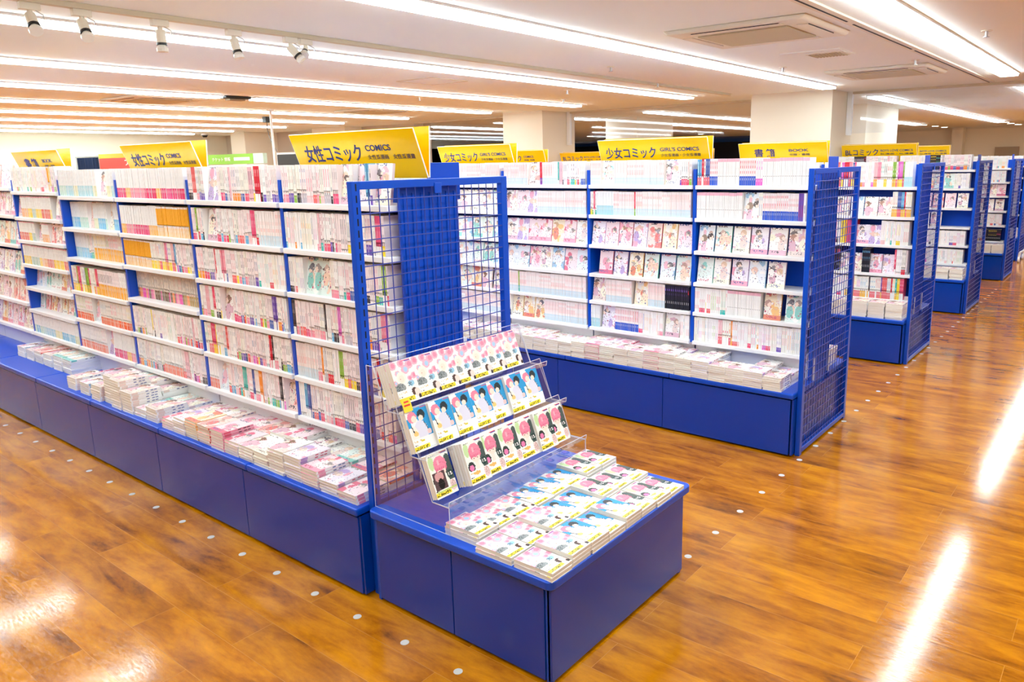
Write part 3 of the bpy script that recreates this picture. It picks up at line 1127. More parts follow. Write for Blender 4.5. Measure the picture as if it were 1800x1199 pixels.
gondola('fourth blue bookshelf back along the right aisle', 7.79, 0.7363, [0.72, -0.17, -1.06], [g4z] * 2, [0.70, -0.19, -1.06], lid_z=0.40, tab=0.32)
g5z = [1.625, 1.425, 1.22, 1.0, 0.785, 0.55]
gondola('fifth blue bookshelf, far back along the right aisle', 10.78, 0.7196, [0.70, -0.19, -1.08], [g5z] * 2, [0.70, -0.19, -1.08], lid_z=0.40, tab=0.32)
gondola('farthest blue bookshelf, last of the row by the white cart', 13.3, 0.60, [0.58, -0.3], [g5z], [0.58, -0.3], lid_z=0.40, tab=None)

# ------------------------------------------------------------------ what stands on the shelves
P = [('pink', 1)]
A = ('pink', 1)
F = lambda s, d=None, h=None: ('face', s, d) if h is None else ('face', s, d, h)
ROWS1 = {
    0: [[('pink', 6), F(1.1, [2]), ('pink', 0.4), F(1.1, [7]), ('pink', 0.6), F(1.0, [2])], [('plain', 2.6), ('pink', 4.4)], [('plain', 1.2), F(2.0, [4, 11]), ('pink', 4)], [('pink', 6.5)], [('girls', 1.6), ('pink', 5)], [('pink', 7)]],
    1: [[('pink', 1.5), F(1, [5]), ('pink', 4.5)], [('pink', 1.0), F(1, [2]), ('pink', 3.2), ('girls', 1.5)], [('pink', 4.6), ('plain', 1.8)], [('pink', 1.8), F(0.9, [9]), ('pink', 4)], [('multi', 1.6), ('pink', 5)], [('coral', 1), F(0.8, [1]), ('pink', 4.8), F(0.8, [6])]],
    2: [[('magenta', 1)], [('magenta', 5.4), ('orangetop', 4.2)], [('orangetop', 4.0), ('multi', 3.4), ('pink', 2.2)], [('wood', 1)], [('pink', 3), ('plain', 3), ('pink', 3)], [('pink', 4), ('coral', 2.6), ('pink', 3)]],
    3: [[('blue', 5.6), F(1.2, [9]), ('blue', 1)], [('blue', 3), F(0.9, [13]), ('blue', 2.2), F(0.9, [3]), ('blue', 2)], [('blue', 2.2), ('pink', 0.8), ('orangeband', 4.6), ('plain', 0.6)], [('multi', 4), ('orangeband', 4)], [('redbase', 2.4), F(1, [8]), ('redbase', 4)], [('coral', 3.6), F(0.9, [12]), ('magenta', 2.6)]],
    4: [[('plain', 6.6), ('orangetop', 0.3), ('pink', 1)], [F(1, [2]), ('yellow', 5), F(1.4, [2])], [('yellow', 2.4), F(1, [2]), ('yellow', 1), F(2, [2, 6])], [('yellow', 1)], [F(4.6, [1, 4, 10]), ('multi', 1.2)], [F(1, None)], [('blue', 1)]],
    5: [[('novel', 3), F(4, None)], [F(1, None)], [F(1, None)], [F(1, None)], [F(1, None)], [F(1, None)]],
    6: [[F(1, None)], [F(1, None)], [('pink', 1)], [F(1, None)], [('plain', 1)], [('pink', 1)]],
}
for k, rows_ in ROWS1.items():
    for lv, segs in enumerate(rows_):
        zs = sh1[k]
        z = zs[lv]
        gap = (zs[lv - 1] - 0.026 - z) if lv else 0.3
        h = min(0.176, gap - 0.008)
        y = -0.17 - 0.205
        if (k, lv) in ((2, 3), (3, 1), (3, 2), (4, 4), (4, 5)):
            y += 0.05
        row(b1[k + 1] + 0.015, b1[k] - 0.015 - (0.06 if k == 0 else 0), y, z, segs, h, 'front rack', k, lv)
ROWS2 = {
    0: [[('multi', 1.1), ('zigzag', 0.7), ('whitepinktop', 1.8), ('zigzag', 1.3), ('novel', 0.6), ('whitepinktop', 3.4)],
        [('whitepinktop', 4.0), F(1.3, [1]), ('plain', 0.4), ('zigzag', 2.8), ('novel', 0.7)],
        [F(1, [4, 1, 2, 5, 9])], [F(6.6, [4, 1, 2, 5]), ('gap', 1.4)],
        [('plain', 2.3), ('whitepinktop', 2.2), F(2.6, [3, 4, 10])], [('plain', 2), ('multi', 1.2), ('plain', 5)]],
    1: [[('girls', 0.8), F(0.9, [4]), ('girls', 3.4), F(0.9, [2]), ('pink', 0.8)],
        [('pink', 0.5), ('blue', 1.2), ('girls', 5)], [F(1, None)], [('gap', 0.5), F(6.4, None)],
        [F(1.1, [2]), ('girls', 1.8), F(1.1, [3]), ('girls', 1.1), ('black', 1.6)], [('blue', 0.7), F(1, [5]), ('zigzag', 1.6), ('plain', 1.6), F(1, [2]), ('plain', 0.6)]],
    2: [[('girls', 2), F(0.9, [6]), ('girls', 1.4), ('pink', 2)], [F(2.9, [2, 0, 5]), ('girls', 4)], [F(1, None)], [F(1, [6, 0, 2, 3, 8])],
        [('girls', 1)], [('pink', 0.4), F(2.8, [3, 6]), ('girls', 3.4)]],
    3: [[('girls', 1)], [F(1, [4, 2])], [F(1, [1, 4, 3])], [F(1, [4, 1])], [F(4, [3, 4]), F(2, [2])], [('girls', 1)]],
    4: [[('girls', 1)], [('girls', 1)], [F(1, None)], [('girls', 1)], [('girls', 1)], [('girls', 1)]],
}
for k, rows_ in ROWS2.items():
    for lv, segs in enumerate(rows_):
        z = s2[lv]
        gap = (s2[lv - 1] - 0.026 - z) if lv else 0.3
        row(b2[k + 1] + 0.015, b2[k] - 0.015 - (0.06 if k == 0 else 0), 2.40 - 0.205, z, segs, min(0.174, gap - 0.008), 'second rack', k, lv)
ROWS3 = [[('plain', 1), ('multi', 2), ('plain', 1.6), ('multi', 2.6), ('blue', 0.8)], [F(4.5, [2, 1, 3]), ('multi', 1.2)], [('novel', 2.4), F(1.6, [5]), ('plain', 1.8)], [('black', 1.4), F(1.4, [2]), ('black', 0.6), F(1.4, [5]), ('pink', 0.8)], [('plain', 2), ('multi', 4)]]
for k in range(2):
    for lv, segs in enumerate(ROWS3):
        z = g3z[lv]
        gap = (g3z[lv - 1] - 0.026 - z) if lv else 0.3
        row([-0.155, -1.045][k], [0.64, -0.185][k], 5.05 - 0.205, z, segs, min(0.225, gap - 0.012), 'third rack', k, lv)
for cc, zs, rk, xo in ((7.79, g4z, 'fourth rack', 0), (10.78, g5z, 'fifth rack', -0.02), (13.3, g5z, 'farthest rack', -0.13)):
    R4 = [[('plain', 2), ('black', 0.8), ('pink', 2)], [('pink', 1.4), F(1.4), ('plain', 0.8)], [F(1)], [F(1.5), ('gap', 0.8)], [('plain', 1)], [('pink', 1), ('plain', 1)]]
    if cc > 8:
        R4 = [[('plain', 1)], [('pink', 1), ('plain', 1.4)], [F(1)], [F(1, [6, 9])], [('plain', 1), ('black', 0.4), ('plain', 0.8)], [('pink', 1), ('black', 0.4)]]
    for k in range(2 if cc < 13 else 1):
        for lv, segs in enumerate(R4):
            z = zs[lv]
            gap = (zs[lv - 1] - 0.026 - z) if lv else 0.3
            row([-0.155, -1.045][k] + xo, [0.64, -0.185][k] + xo, cc - 0.205, z, segs, min(0.174, gap - 0.008), rk, k, lv)

BAYN = {'front rack': ['end bay', 'second bay', 'third bay', 'fourth bay', 'fifth bay', 'sixth bay', 'seventh bay'],
        'second rack': ['end bay', 'second bay', 'third bay', 'fourth bay', 'fifth bay']}


def bayn(b):
    return BAYN.get(b['rack'], ['end bay', 'second bay', 'third bay'])[b['bay']]


def rown(b):
    return 'top shelf' if b['level'] == 0 else nth(b['level'] + 1) + ' shelf down'


def score(b):
    v = Vector((b['x'], b['y'], b['z'] + 0.09)) - CAM
    dpt = v.dot(_f)
    px = CX + FPX * v.dot(_r) / dpt
    py = CY - FPX * v.dot(_u) / dpt
    if not (-5 < px < 1805 and -5 < py < 1200) or dpt < 0.1:
        return 0
    n = v.normalized()
    return b.get('t', b.get('w', 0.1)) * b['h'] * abs(n.y) / dpt ** 2


SPINES.sort(key=lambda b: -score(b))
for b in SPINES[:300]:
    m = MB()
    dx = b['x'] + b['t'] / 2
    q = dict(b)
    q['x'], q['y'], q['z'] = -b['t'] / 2, 0, 0
    spine_book(m, q)
    o = m.build('paperback_comic', PRINT, color=True)
    o.location = (dx, b['y'], b['z'] + 0.0005)
    tag(o, '%s, %s from left, %s, %s, %s' % (b['s']['name'], nth(b['idx']), rown(b), bayn(b), b['rack']), 'book', 'comics standing spine out on the racks')
m = MB()
for b in SPINES[300:]:
    b['z'] += 0.0005
    spine_book(m, b)
tag(m.build('shelved_comic_spines', PRINT, color=True), 'the many smaller comic spines filling the other shelves', 'books', 'comics standing spine out on the racks', 'stuff')

fm = {}
for b in FACES:
    key = (b['g'], round(b['h'], 3))
    if key not in fm:
        m = MB()
        wv, hv, tv = b['w'], b['h'], 0.014
        art_quads(m, GEN[b['g']][0], Vector((-wv / 2, 0, hv)), Vector((wv, 0, 0)), Vector((0, 0, -hv)))
        pc = PALS[GEN[b['g']][1]]
        cr = rgb(240, 234, 222)
        m.box(-wv / 2, wv / 2, 0, tv, 0, hv, {'*': cr, 'r': pc[1], 'k': pc[0]}, skip='f')
        fm[key] = m.mesh('face_out_comic', PRINT, True)
    o = link('face_out_comic', fm[key])
    o.location = (b['x'] + b['w'] / 2, b['y'], b['z'] + 0.001)
    o.rotation_euler = (math.radians(-9), 0, 0)
    tag(o, '%s cover face out, %s from left, %s, %s, %s' % (PALN[GEN[b['g']][1]], nth(b['idx']), rown(b), bayn(b), b['rack']), 'book', 'comics shown face out on the racks')

# ------------------------------------------------------------------ piles lying on the decks
STACK = []


def pile(x, y, z, n, g, where, t=0.0145, wd=0.126, dp=0.172, jit=0.004, spine_right=True):
    for i in range(n):
        STACK.append(dict(x=x + rnd.uniform(-jit, jit), y=y + rnd.uniform(-jit, jit), z=z + i * t, w=wd - rnd.uniform(0, 0.002), h=dp, t=t - 0.0006, g=g, rz=rnd.uniform(-0.025, 0.025), lv=n - i, where=where))


DECK = 0.41
front_n = {'G1': [4, 4, 6, 8, 8, 5, 5, 5, 7, 7, 7, 6, 4]}
xs = -0.275
for i in range(13):
    n = front_n['G1'][i]
    pile(xs - 0.1315 * i, -0.575, DECK, n if i else 3, rnd.choice([0, 7, 2, 9, 14, 21, 6, 5, 3, 16, 23, 30]), '%s front-row pile from the mesh end, front rack deck' % nth(i + 1))
for i in range(13):
    n = [3, 4, 5, 4, 5, 7, 6, 5, 5, 4, 5, 4, 4][i]
    pile(xs - 0.1315 * i, -0.398, DECK, n, rnd.choice([0, 7, 2, 9, 14, 21, 6, 5, 4, 16, 23, 30]), '%s back-row pile from the mesh end, front rack deck' % nth(i + 1))
# wider hardbacks further along
x = -2.06
k = 0
for n, g, y0 in [(5, 2, -0.56), (3, 1, -0.56), (8, 2, -0.57), (11, 2, -0.57), (11, 2, -0.55), (6, 2, -0.57), (5, 1, -0.56), (5, 2, -0.56)]:
    k += 1
    pile(x, y0, DECK, n, g, '%s front-row pile beyond the bare patch, front rack deck' % nth(k), t=0.016, wd=0.132, dp=0.18)
    pile(x - 0.01, y0 + 0.185, DECK, max(3, n - 2 + rnd.randint(-1, 1)), rnd.choice([2, 1, 4, 7]), '%s back-row pile beyond the bare patch, front rack deck' % nth(k), t=0.016, wd=0.132, dp=0.18)
    x -= 0.142 if k < 6 else 0.2
for k2, (xx, n) in enumerate([(-3.62, 8), (-3.79, 8), (-3.98, 7), (-4.15, 7), (-4.32, 6), (-4.5, 6)]):
    pile(xx, -0.41, DECK, n, [4, 4, 2, 6, 2, 1][k2], '%s pile past the last bare patch, front rack deck' % nth(k2 + 1), t=0.013, wd=0.15, dp=0.2)
# second rack
xs = 0.575
for i in range(24):
    n = [6, 7, 7, 7, 8, 8, 9, 9, 8, 8, 8, 8, 8, 7, 7, 7, 7, 7, 7, 7, 7, 7, 6, 6][i]
    pile(xs - 0.1225 * i, 2.40 - 0.43, DECK, n, rnd.choice([2, 9, 16, 23, 5, 0, 30, 12]), '%s front-row pile from the mesh end, second rack deck' % nth(i + 1), wd=0.119, dp=0.172)
    if i not in (2, 3):
        pile(xs - 0.1225 * i, 2.40 - 0.247, DECK, max(3, n - rnd.randint(0, 2)), rnd.choice([2, 9, 16, 23, 5, 0, 30, 12]), '%s back-row pile from the mesh end, second rack deck' % nth(i + 1), wd=0.119, dp=0.172)
pile(0.62, 2.40 + 0.33, DECK, 8, 2, 'only pile on the far side of the second rack', wd=0.119)
for cc, rk in ((5.05, 'third rack'), (7.79, 'fourth rack'), (10.78, 'fifth rack'), (13.3, 'farthest rack')):
    for i in range(5 if cc < 6 else 3):
        pile(0.62 - 0.15 * i - (0.13 if cc > 13 else 0), cc - 0.40, 0.40, 9 if cc < 6 else 8, 2, '%s pile from the end on the %s deck' % (nth(i + 1), rk), t=0.0155, wd=0.142, dp=0.19)


def sscore(b):
    v = Vector((b['x'], b['y'], b['z'])) - CAM
    dpt = v.dot(_f)
    px = CX + FPX * v.dot(_r) / dpt
    if not (-10 < px < 1810):
        return 0
    vis = 1.0 if (b['lv'] == 1 or 'front-row' in b['where']) else 0.35
    return vis * (b['t'] * b['w'] + (0.02 if b['lv'] == 1 else 0)) / dpt ** 2


STACK.sort(key=lambda b: -sscore(b))
cm, pm = {}, {}


def flat_cover(mb, b, T):
    """printed shell of a book lying flat: cover, spine on +X side, back"""
    w_, d_, t = b['w'], b['h'], b['t']
    a = GEN[b['g']][0]
    pal = PALS[GEN[b['g']][1]]
    n0 = len(mb.v)
    art_quads(mb, a, Vector((-w_ / 2, d_ / 2, t)), Vector((w_, 0, 0)), Vector((0, -d_, 0)))
    ct = 0.0012
    sp = PW if b['g'] % 3 else pal[1]
    mb.box(-w_ / 2, w_ / 2, -d_ / 2, d_ / 2, 0, ct, pal[0])
    mb.box(-w_ / 2, w_ / 2, -d_ / 2, d_ / 2, t - ct, t - 0.0002, pal[0], skip='t')
    mb.box(w_ / 2 - ct, w_ / 2, -d_ / 2, d_ / 2, ct, t - ct, sp)
    mb.box(w_ / 2, w_ / 2 + 0.0004, -d_ / 2 + 0.01, -d_ / 2 + 0.045, 0.001, t - 0.001, pal[1] if b['g'] % 3 else pal[3])
    for q in (0.02, 0.05, 0.07):
        mb.box(w_ / 2, w_ / 2 + 0.0003, q - 0.02, q - 0.004, t * 0.3, t * 0.7, mixc(sp, DARKS[b['g'] % 4], 0.7))
    if T is not None:
        for i in range(n0, len(mb.v)):
            mb.v[i] = tuple(T @ Vector(mb.v[i]))


for b in STACK[:300]:
    e = empty('stacked_comic', (b['x'], b['y'], b['z']), '%s comic lying %s, %s' % (PALN[GEN[b['g']][1]], 'on top' if b['lv'] == 1 else nth(b['lv']) + ' down', b['where']), 'book', 'comics lying in piles on the decks', rz=b['rz'])
    key = (b['g'], round(b['w'], 2), round(b['h'], 2), round(b['t'], 4))
    if key not in cm:
        m = MB()
        flat_cover(m, b, None)
        cm[key] = m.mesh('cover', PRINT, True)
        m = MB()
        m.box(-b['w'] / 2 + 0.001, b['w'] / 2 - 0.0013, -b['h'] / 2 + 0.0012, b['h'] / 2 - 0.0012, 0.0012, b['t'] - 0.0013)
        pm[key] = m.mesh('page_block', PAGES)
    link('cover', cm[key], e)
    link('page_block', pm[key], e)
m = MB()
for b in STACK[300:]:
    T = Matrix.Translation((b['x'], b['y'], b['z'])) @ Matrix.Rotation(b['rz'], 4, 'Z')
    if b['lv'] == 1:
        flat_cover(m, b, T)
    else:
        m.box(-b['w'] / 2, b['w'] / 2, -b['h'] / 2, b['h'] / 2, 0, 0.0012, PW, T=T)
        m.box(-b['w'] / 2, b['w'] / 2, -b['h'] / 2, b['h'] / 2, b['t'] - 0.0012, b['t'], PW, T=T)
        m.box(b['w'] / 2 - 0.0012, b['w'] / 2, -b['h'] / 2, b['h'] / 2, 0.0012, b['t'] - 0.0012, PW, T=T)
    m.box(-b['w'] / 2 + 0.001, b['w'] / 2 - 0.0013, -b['h'] / 2 + 0.0012, b['h'] / 2 - 0.0012, 0.0012, b['t'] - 0.0013, mi=1, T=T)
tag(m.build('stacked_comic_piles', [PRINT, PAGES], color=True), 'the many smaller comics lying in the remaining deck piles', 'books', 'comics lying in piles on the decks', 'stuff')

# ------------------------------------------------------------------ display table at the end of the front rack
tb = empty('display_table', (0.355, -0.165, 0), 'low blue display table at the mesh end of the front rack', 'table')
T0 = lambda n, mt, x0, x1, y0, y1, z0, z1, bev=0.0, seg=2: boxmb(x0 - 0.355, x1 - 0.355, y0 + 0.165, y1 + 0.165, z0, z1).build(n, mt, tb, bevel=bev, seg=seg)
rc = MB()
pf = []
for cx_, cy_, a0 in ((0.81, 0.31, 0), (-0.10, 0.31, 90), (-0.10, -0.645, 180), (0.81, -0.645, 270)):
    for i in range(6):
        a = math.radians(a0 + 18 * i)
        pf.append((cx_ - 0.355 + 0.028 * math.cos(a), cy_ + 0.165 + 0.028 * math.sin(a)))
rc.prism(pf, 0.386, 0.42, 'z')
rc.build('table_top', BLUE, tb, bevel=0.006, seg=3)
T0('kick_board', KICK, -0.08, 0.79, -0.625, 0.29, 0, 0.38)
for y0, y1 in ((-0.649, -0.629), (0.291, 0.311)):
    T0('side_panel', BLUE_BOARD, -0.105, 0.330, y0, y1, 0.012, 0.378, 0.002)
    T0('side_panel', BLUE_BOARD, 0.334, 0.785, y0, y1, 0.012, 0.378, 0.002)
T0('end_panel', BLUE_BOARD, 0.795, 0.813, -0.645, 0.31, 0.012, 0.386, 0.002)
for y in (-0.645, 0.285):
    T0('corner_post', BLUE, 0.787, 0.807, y, y + 0.022, 0.0, 0.386, 0.002)
    T0('corner_post', BLUE, -0.125, -0.107, y, y + 0.022, 0.0, 0.386, 0.002)

# ------------------------------------------------------------------ books with belly bands for the table and the rack
TW, TH, TT = 0.113, 0.174, 0.0155
ART = {'floral': art_floral(), 'pair': art_pair(), 'bob': art_bob(), 'back': art_bob(True)}
ARTN = {'floral': 'pink floral', 'pair': 'blue and white', 'bob': 'pink bob portrait', 'back': 'pink bob portrait'}
_tc = {}


def display_meshes(key):
    """cover with printed front and spine, page block and paper band; lies flat: front up, head at -X, spine at +Y"""
    if key in _tc:
        return _tc[key]
    a = ART[key]
    h = a.shape[0]
    cut = int(h * 0.70)
    c = MB()
    ct = 0.0011
    w2, h2 = TW / 2, TH / 2
    top = a[:cut]
    # head towards -X: art's right (its +u) runs towards +Y, its down runs towards +X
    art_quads(c, top, Vector((-h2, -w2, TT)), Vector((0, TW, 0)), Vector((TH * cut / h, 0, 0)))
    pl = tuple(a[2, 2])
    c.box(-h2, h2, -w2, w2, TT - ct, TT - 0.0002, WH)
    c.box(-h2, h2, -w2, w2, 0, ct, WH)
    c.box(-h2, h2, w2 - ct, w2, ct, TT - ct, WH)
    for q in (-0.06, -0.045, -0.03, -0.005, 0.01):
        c.box(q, q + 0.011, w2, w2 + 0.0003, 0.004, 0.011, rgb(110, 90, 100))
    cover = c.mesh('cover', PRINT, True)
    p = MB()
    p.box(-h2 + 0.0015, h2 - 0.0015, -w2 + 0.001, w2 - 0.0013, ct, TT - ct)
    pages = p.mesh('page_block', PAGES)
    b = MB()
    x0 = -h2 + TH * cut / h
    art_quads(b, a[cut:], Vector((x0, -w2, TT + 0.0005)), Vector((0, TW, 0)), Vector((h2 - x0, 0, 0)))
    b.box(x0, h2, -w2, w2 + 0.0006, TT - 0.0002, TT + 0.0003, WH, skip='t')
    b.box(x0, h2, w2, w2 + 0.0006, 0.0, TT, WH)
    band = b.mesh('paper_band', PRINT, True)
    _tc[key] = (cover, pages, band)
    return _tc[key]


def display_book(name, key, T, label, cat, group):
    e = empty(name, (0, 0, 0), label, cat, group)
    e.matrix_world = T
    for n, me in zip(('cover', 'page_block', 'paper_band'), display_meshes(key)):
        link(n, me, e)
    return e


LT = 0.4202
for ci, (cx_, y00, nm, hts) in enumerate([(0.375, -0.572, 'inner', [3, 2, 2, 2, 2, 2, 3, 3]), (0.566, -0.605, 'middle', [2, 2, 3, 2, 2, 3, 2, 2]), (0.747, -0.605, 'outer', [2, 3, 3, 2, 3, 2, 2, 1])]):
    keys = ['floral', 'floral', 'floral', 'pair', 'pair', 'pair', 'bob', 'bob'] if ci < 2 else ['floral', 'floral', 'pair', 'pair', 'pair', 'bob', 'bob', 'bob']
    if ci == 1:
        keys = ['floral', 'floral', 'floral', 'pair', 'pair', 'bob', 'bob', 'bob']
    for i in range(8):
        for lv in range(hts[i]):
            y = y00 + 0.1175 * i + rnd.uniform(-0.002, 0.002)
            if y > 0.28:
                continue
            T = Matrix.Translation((cx_ + rnd.uniform(-0.003, 0.003), y, LT + lv * (TT + 0.0004))) @ Matrix.Rotation(rnd.uniform(-0.02, 0.02), 4, 'Z')
            dn_ = hts[i] - 1 - lv
            display_book('table_comic', keys[i], T, '%s comic lying %s, %s pile along the %s row, display table' % (ARTN[keys[i]], 'on top' if dn_ == 0 else nth(dn_ + 1) + ' down', nth(i + 1), nm), 'book', 'banded comics piled on the display table')

# ------------------------------------------------------------------ stepped acrylic rack
RK = empty('acrylic_book_rack', (0.0, -0.17, 0.4205), 'clear stepped acrylic rack standing on the display table', 'book rack')
RY0, RY1 = -0.46, 0.44      # local y of the two side plates
prof = [(0.315, 0.0), (0.315, 0.125), (0.215, 0.125), (0.155, 0.292), (0.185, 0.292), (0.105, 0.292), (0.045, 0.452), (0.072, 0.452), (-0.02, 0.452), (-0.085, 0.62)]
steps = [((0.315, 0.115), (0.225, 0.115), (0.155, 0.305)), ((0.20, 0.278), (0.115, 0.278), (0.045, 0.468)), ((0.085, 0.440), (-0.012, 0.440), (-0.085, 0.628))]
th = 0.004
for i, (a, b, c) in enumerate(steps):
    m = MB()
    lip = (a[0] + 0.004, a[1] + 0.022)
    pts = [lip, a, b, c]
    for p, q in zip(pts[:-1], pts[1:]):
        d = Vector((q[0] - p[0], q[1] - p[1])).normalized()
        nrm = Vector((-d.y, d.x)) * th / 2
        m.prism([(p[0] - nrm.x, p[1] - nrm.y), (q[0] - nrm.x, q[1] - nrm.y), (q[0] + nrm.x, q[1] + nrm.y), (p[0] + nrm.x, p[1] + nrm.y)], RY0, RY1, 'y')
    t = m.build('tier', ACRYLIC, RK)
    ed = MB()
    for p, q in zip(pts[:-1], pts[1:]):
        for y in (RY0 - 0.002, RY1 + 0.002):
            ed.tube((p[0], y, p[1]), (q[0], y, q[1]), 0.0014, 4)
    ed.tube((lip[0], RY0, lip[1]), (lip[0], RY1, lip[1]), 0.0014, 4)
    ed.tube((c[0], RY0, c[1]), (c[0], RY1, c[1]), 0.0014, 4)
    ed.build('edge', ACR_EDGE, t)
sideo = [(-0.125, 0.0), (0.315, 0.0), (0.315, 0.112), (0.225, 0.112), (0.155, 0.275), (0.115, 0.275), (0.045, 0.437), (-0.012, 0.437), (-0.085, 0.61), (-0.125, 0.61)]
for y in (RY0, RY1):
    m = MB()
    m.prism(sideo, y - 0.002, y + 0.002, 'y')
    sp_ = m.build('side_plate', ACRYLIC, RK)
    ed = MB()
    for p, q in zip(sideo, sideo[1:] + sideo[:1]):
        ed.tube((p[0], y, p[1]), (q[0], y, q[1]), 0.0016, 4)
    ed.build('edge', ACR_EDGE, sp_)
m = MB()
m.box(0.313, 0.317, RY0, RY1, 0.0, 0.112)
m.build('front_riser', ACRYLIC, RK)

TIERN = ['lowest', 'middle', 'top']


def rack_row(tier, keys, starts, depth, yoff):
    a, b, c = steps[tier]
    up = Vector((c[0] - b[0], 0, c[1] - b[1])).normalized()      # head direction of the leaning book
    out = Vector((up.z, 0, -up.x))                             # outward (towards +X, the front)
    ly = Vector((0, 1, 0))
    for i in range(7):
        for k in range(depth[i]):                              # k = 0 is the front copy
            nback = depth[i] - 1 - k
            base = Vector((b[0], 0, b[1] + 0.004)) + out * (0.004 + nback * (TT + 0.0006))
            base += Vector((0, yoff + starts[i] + (rnd.uniform(-0.002, 0.002)), 0))
            key = keys[i]
            cen = base + up * (TH / 2)
            # local axes: -X is the head, +Y the spine side, +Z the front
            X_, Y_, Z_ = -up, ly, out
            T = Matrix(((X_.x, Y_.x, Z_.x, cen.x), (X_.y, Y_.y, Z_.y, cen.y - 0.17), (X_.z, Y_.z, Z_.z, cen.z + 0.4205), (0, 0, 0, 1)))
            display_book('rack_comic', key, T, '%s comic, %s, %s column from the left, %s acrylic tier' % (ARTN[key], 'front copy' if k == 0 else '%s copy back' % nth(k + 1), nth(i + 1), TIERN[tier]), 'book', 'banded comics on the acrylic rack')


st = [i * 0.1136 for i in range(7)]
rack_row(2, ['floral'] * 7, [s + (0.006 if i > 2 else 0) for i, s in enumerate(st)], [5, 5, 5, 3, 3, 2, 2], -0.395)
rack_row(1, ['pair'] * 7, st, [2, 3, 3, 3, 2, 3, 3], -0.405)
rack_row(0, ['back'] + ['bob'] * 6, [0, 0.148, 0.258, 0.37, 0.482, 0.595, 0.705], [2, 5, 4, 4, 4, 5, 4], -0.405)
# price card and clip on the rack
cardm = mat('card_yellow', rgb(255, 214, 40), 0.4)
a, b, c = steps[2]
e = empty('price_card', (a[0] + 0.012, -0.612, 0.4205 + a[1] + 0.012), 'small yellow price card clipped to the top acrylic tier', 'price card')
e.rotation_euler = (0, math.radians(-22), 0)
boxmb(0.0, 0.001, -0.022, 0.022, 0, 0.055).build('card', cardm, e)
m = MB()
for z_, y_ in ((0.036, 0.012), (0.022, 0.015)):
    m.box(0.001, 0.0014, -y_, y_, z_, z_ + 0.007)
m.build('red_print', RED, e)

# ------------------------------------------------------------------ section signs
_txt = {}


def text_mesh(body, bold=0.0):
    if (body, bold) in _txt:
        return _txt[(body, bold)]
    cu = bpy.data.curves.new('lettering', 'FONT')
    cu.body = body
    cu.size = 1.0
    cu.extrude = 0.01
    cu.offset = bold
    o = bpy.data.objects.new('tmp', cu)
    COL.objects.link(o)
    dg = bpy.context.evaluated_depsgraph_get()
    me = bpy.data.meshes.new_from_object(o.evaluated_get(dg))
    bpy.data.objects.remove(o)
    _txt[(body, bold)] = me
    return me


def lettering(name, body, par, x0, x1, z0, z1, T, m, bold=0.012):
    me = text_mesh(body, bold).copy()
    n = len(me.vertices)
    if n == 0:
        return
    co = np.zeros(n * 3)
    me.vertices.foreach_get('co', co)
    co = co.reshape(-1, 3)
    lo, hi = co.min(0), co.max(0)
    p = (co - lo) / np.maximum(hi - lo, 1e-6)
    out = np.zeros_like(p)
    out[:, 0] = x0 + p[:, 0] * (x1 - x0)
    out[:, 1] = -0.0012 * p[:, 2] - 0.0001
    out[:, 2] = z0 + p[:, 1] * (z1 - z0)
    q = np.array([tuple(T @ Vector(v)) for v in out])
    me.vertices.foreach_set('co', q.ravel())
    me.materials.clear()
    me.materials.append(m)
    me.update()
    return link(name, me, par)


def sign(x0, c, main_, eng, sub, label, zt=1.965, back=0.0, mx=(0.07, 0.53), ex=(0.56, 0.86), L=0.895, sx=None, group='yellow section signs above the racks'):
    """two boards meeting at the foot, the front one leaning out over the aisle"""
    e = empty('section_sign', (x0, c, 1.762), label, 'sign', group)
    hh = (zt - 1.757) / math.cos(math.radians(20))
    T = Matrix.Rotation(math.radians(20), 4, 'X') @ Matrix.Translation((0, -0.004, 0))
    f = boxmb(0, L, -0.0025, 0.0025, 0, hh, T=T).build('front_board', YELLOW, e)
    ed = MB()
    ed.box(-0.0015, 0, -0.003, 0.003, 0, hh, T=T)
    ed.box(L, L + 0.0015, -0.003, 0.003, 0, hh, T=T)
    ed.box(0, L, -0.003, 0.003, hh, hh + 0.0015, T=T)
    ed.build('edge', SIGN_EDGE, f)
    T2 = Matrix.Rotation(math.radians(-3), 4, 'X') @ Matrix.Translation((0, 0.004, 0))
    f2 = boxmb(0, L, -0.0025, 0.0025, 0, hh * 0.985, T=T2).build('back_board', YELLOW, e)
    ed = MB()
    ed.box(L, L + 0.0015, -0.003, 0.003, 0, hh * 0.985, T=T2)
    ed.build('edge', SIGN_EDGE, f2)
    TT_ = Matrix.Rotation(math.radians(20), 4, 'X') @ Matrix.Translation((0, -0.0066, 0))
    if main_ and ' ' in main_:
        mw = L * (mx[1] - mx[0])
        for k_, ch in enumerate(main_.split()):
            lettering('main_lettering', ch, f, L * mx[0] + k_ * mw * 0.56, L * mx[0] + k_ * mw * 0.56 + mw * 0.44, hh * 0.37, hh * 0.75, TT_, NAVY, 0.014)
    elif main_:
        lettering('main_lettering', main_, f, L * mx[0], L * mx[1], hh * 0.37, hh * 0.75, TT_, NAVY, 0.014)
    if eng:
        lettering('english_lettering', eng, f, L * ex[0], L * ex[1], hh * 0.585, hh * 0.71, TT_, NAVY, 0.014)
    if sub:
        lettering('small_lettering', sub, f, L * ex[0], L * (sx or ex[1] + 0.01), hh * 0.405, hh * 0.505, TT_, PLUM, 0.01)
    return e


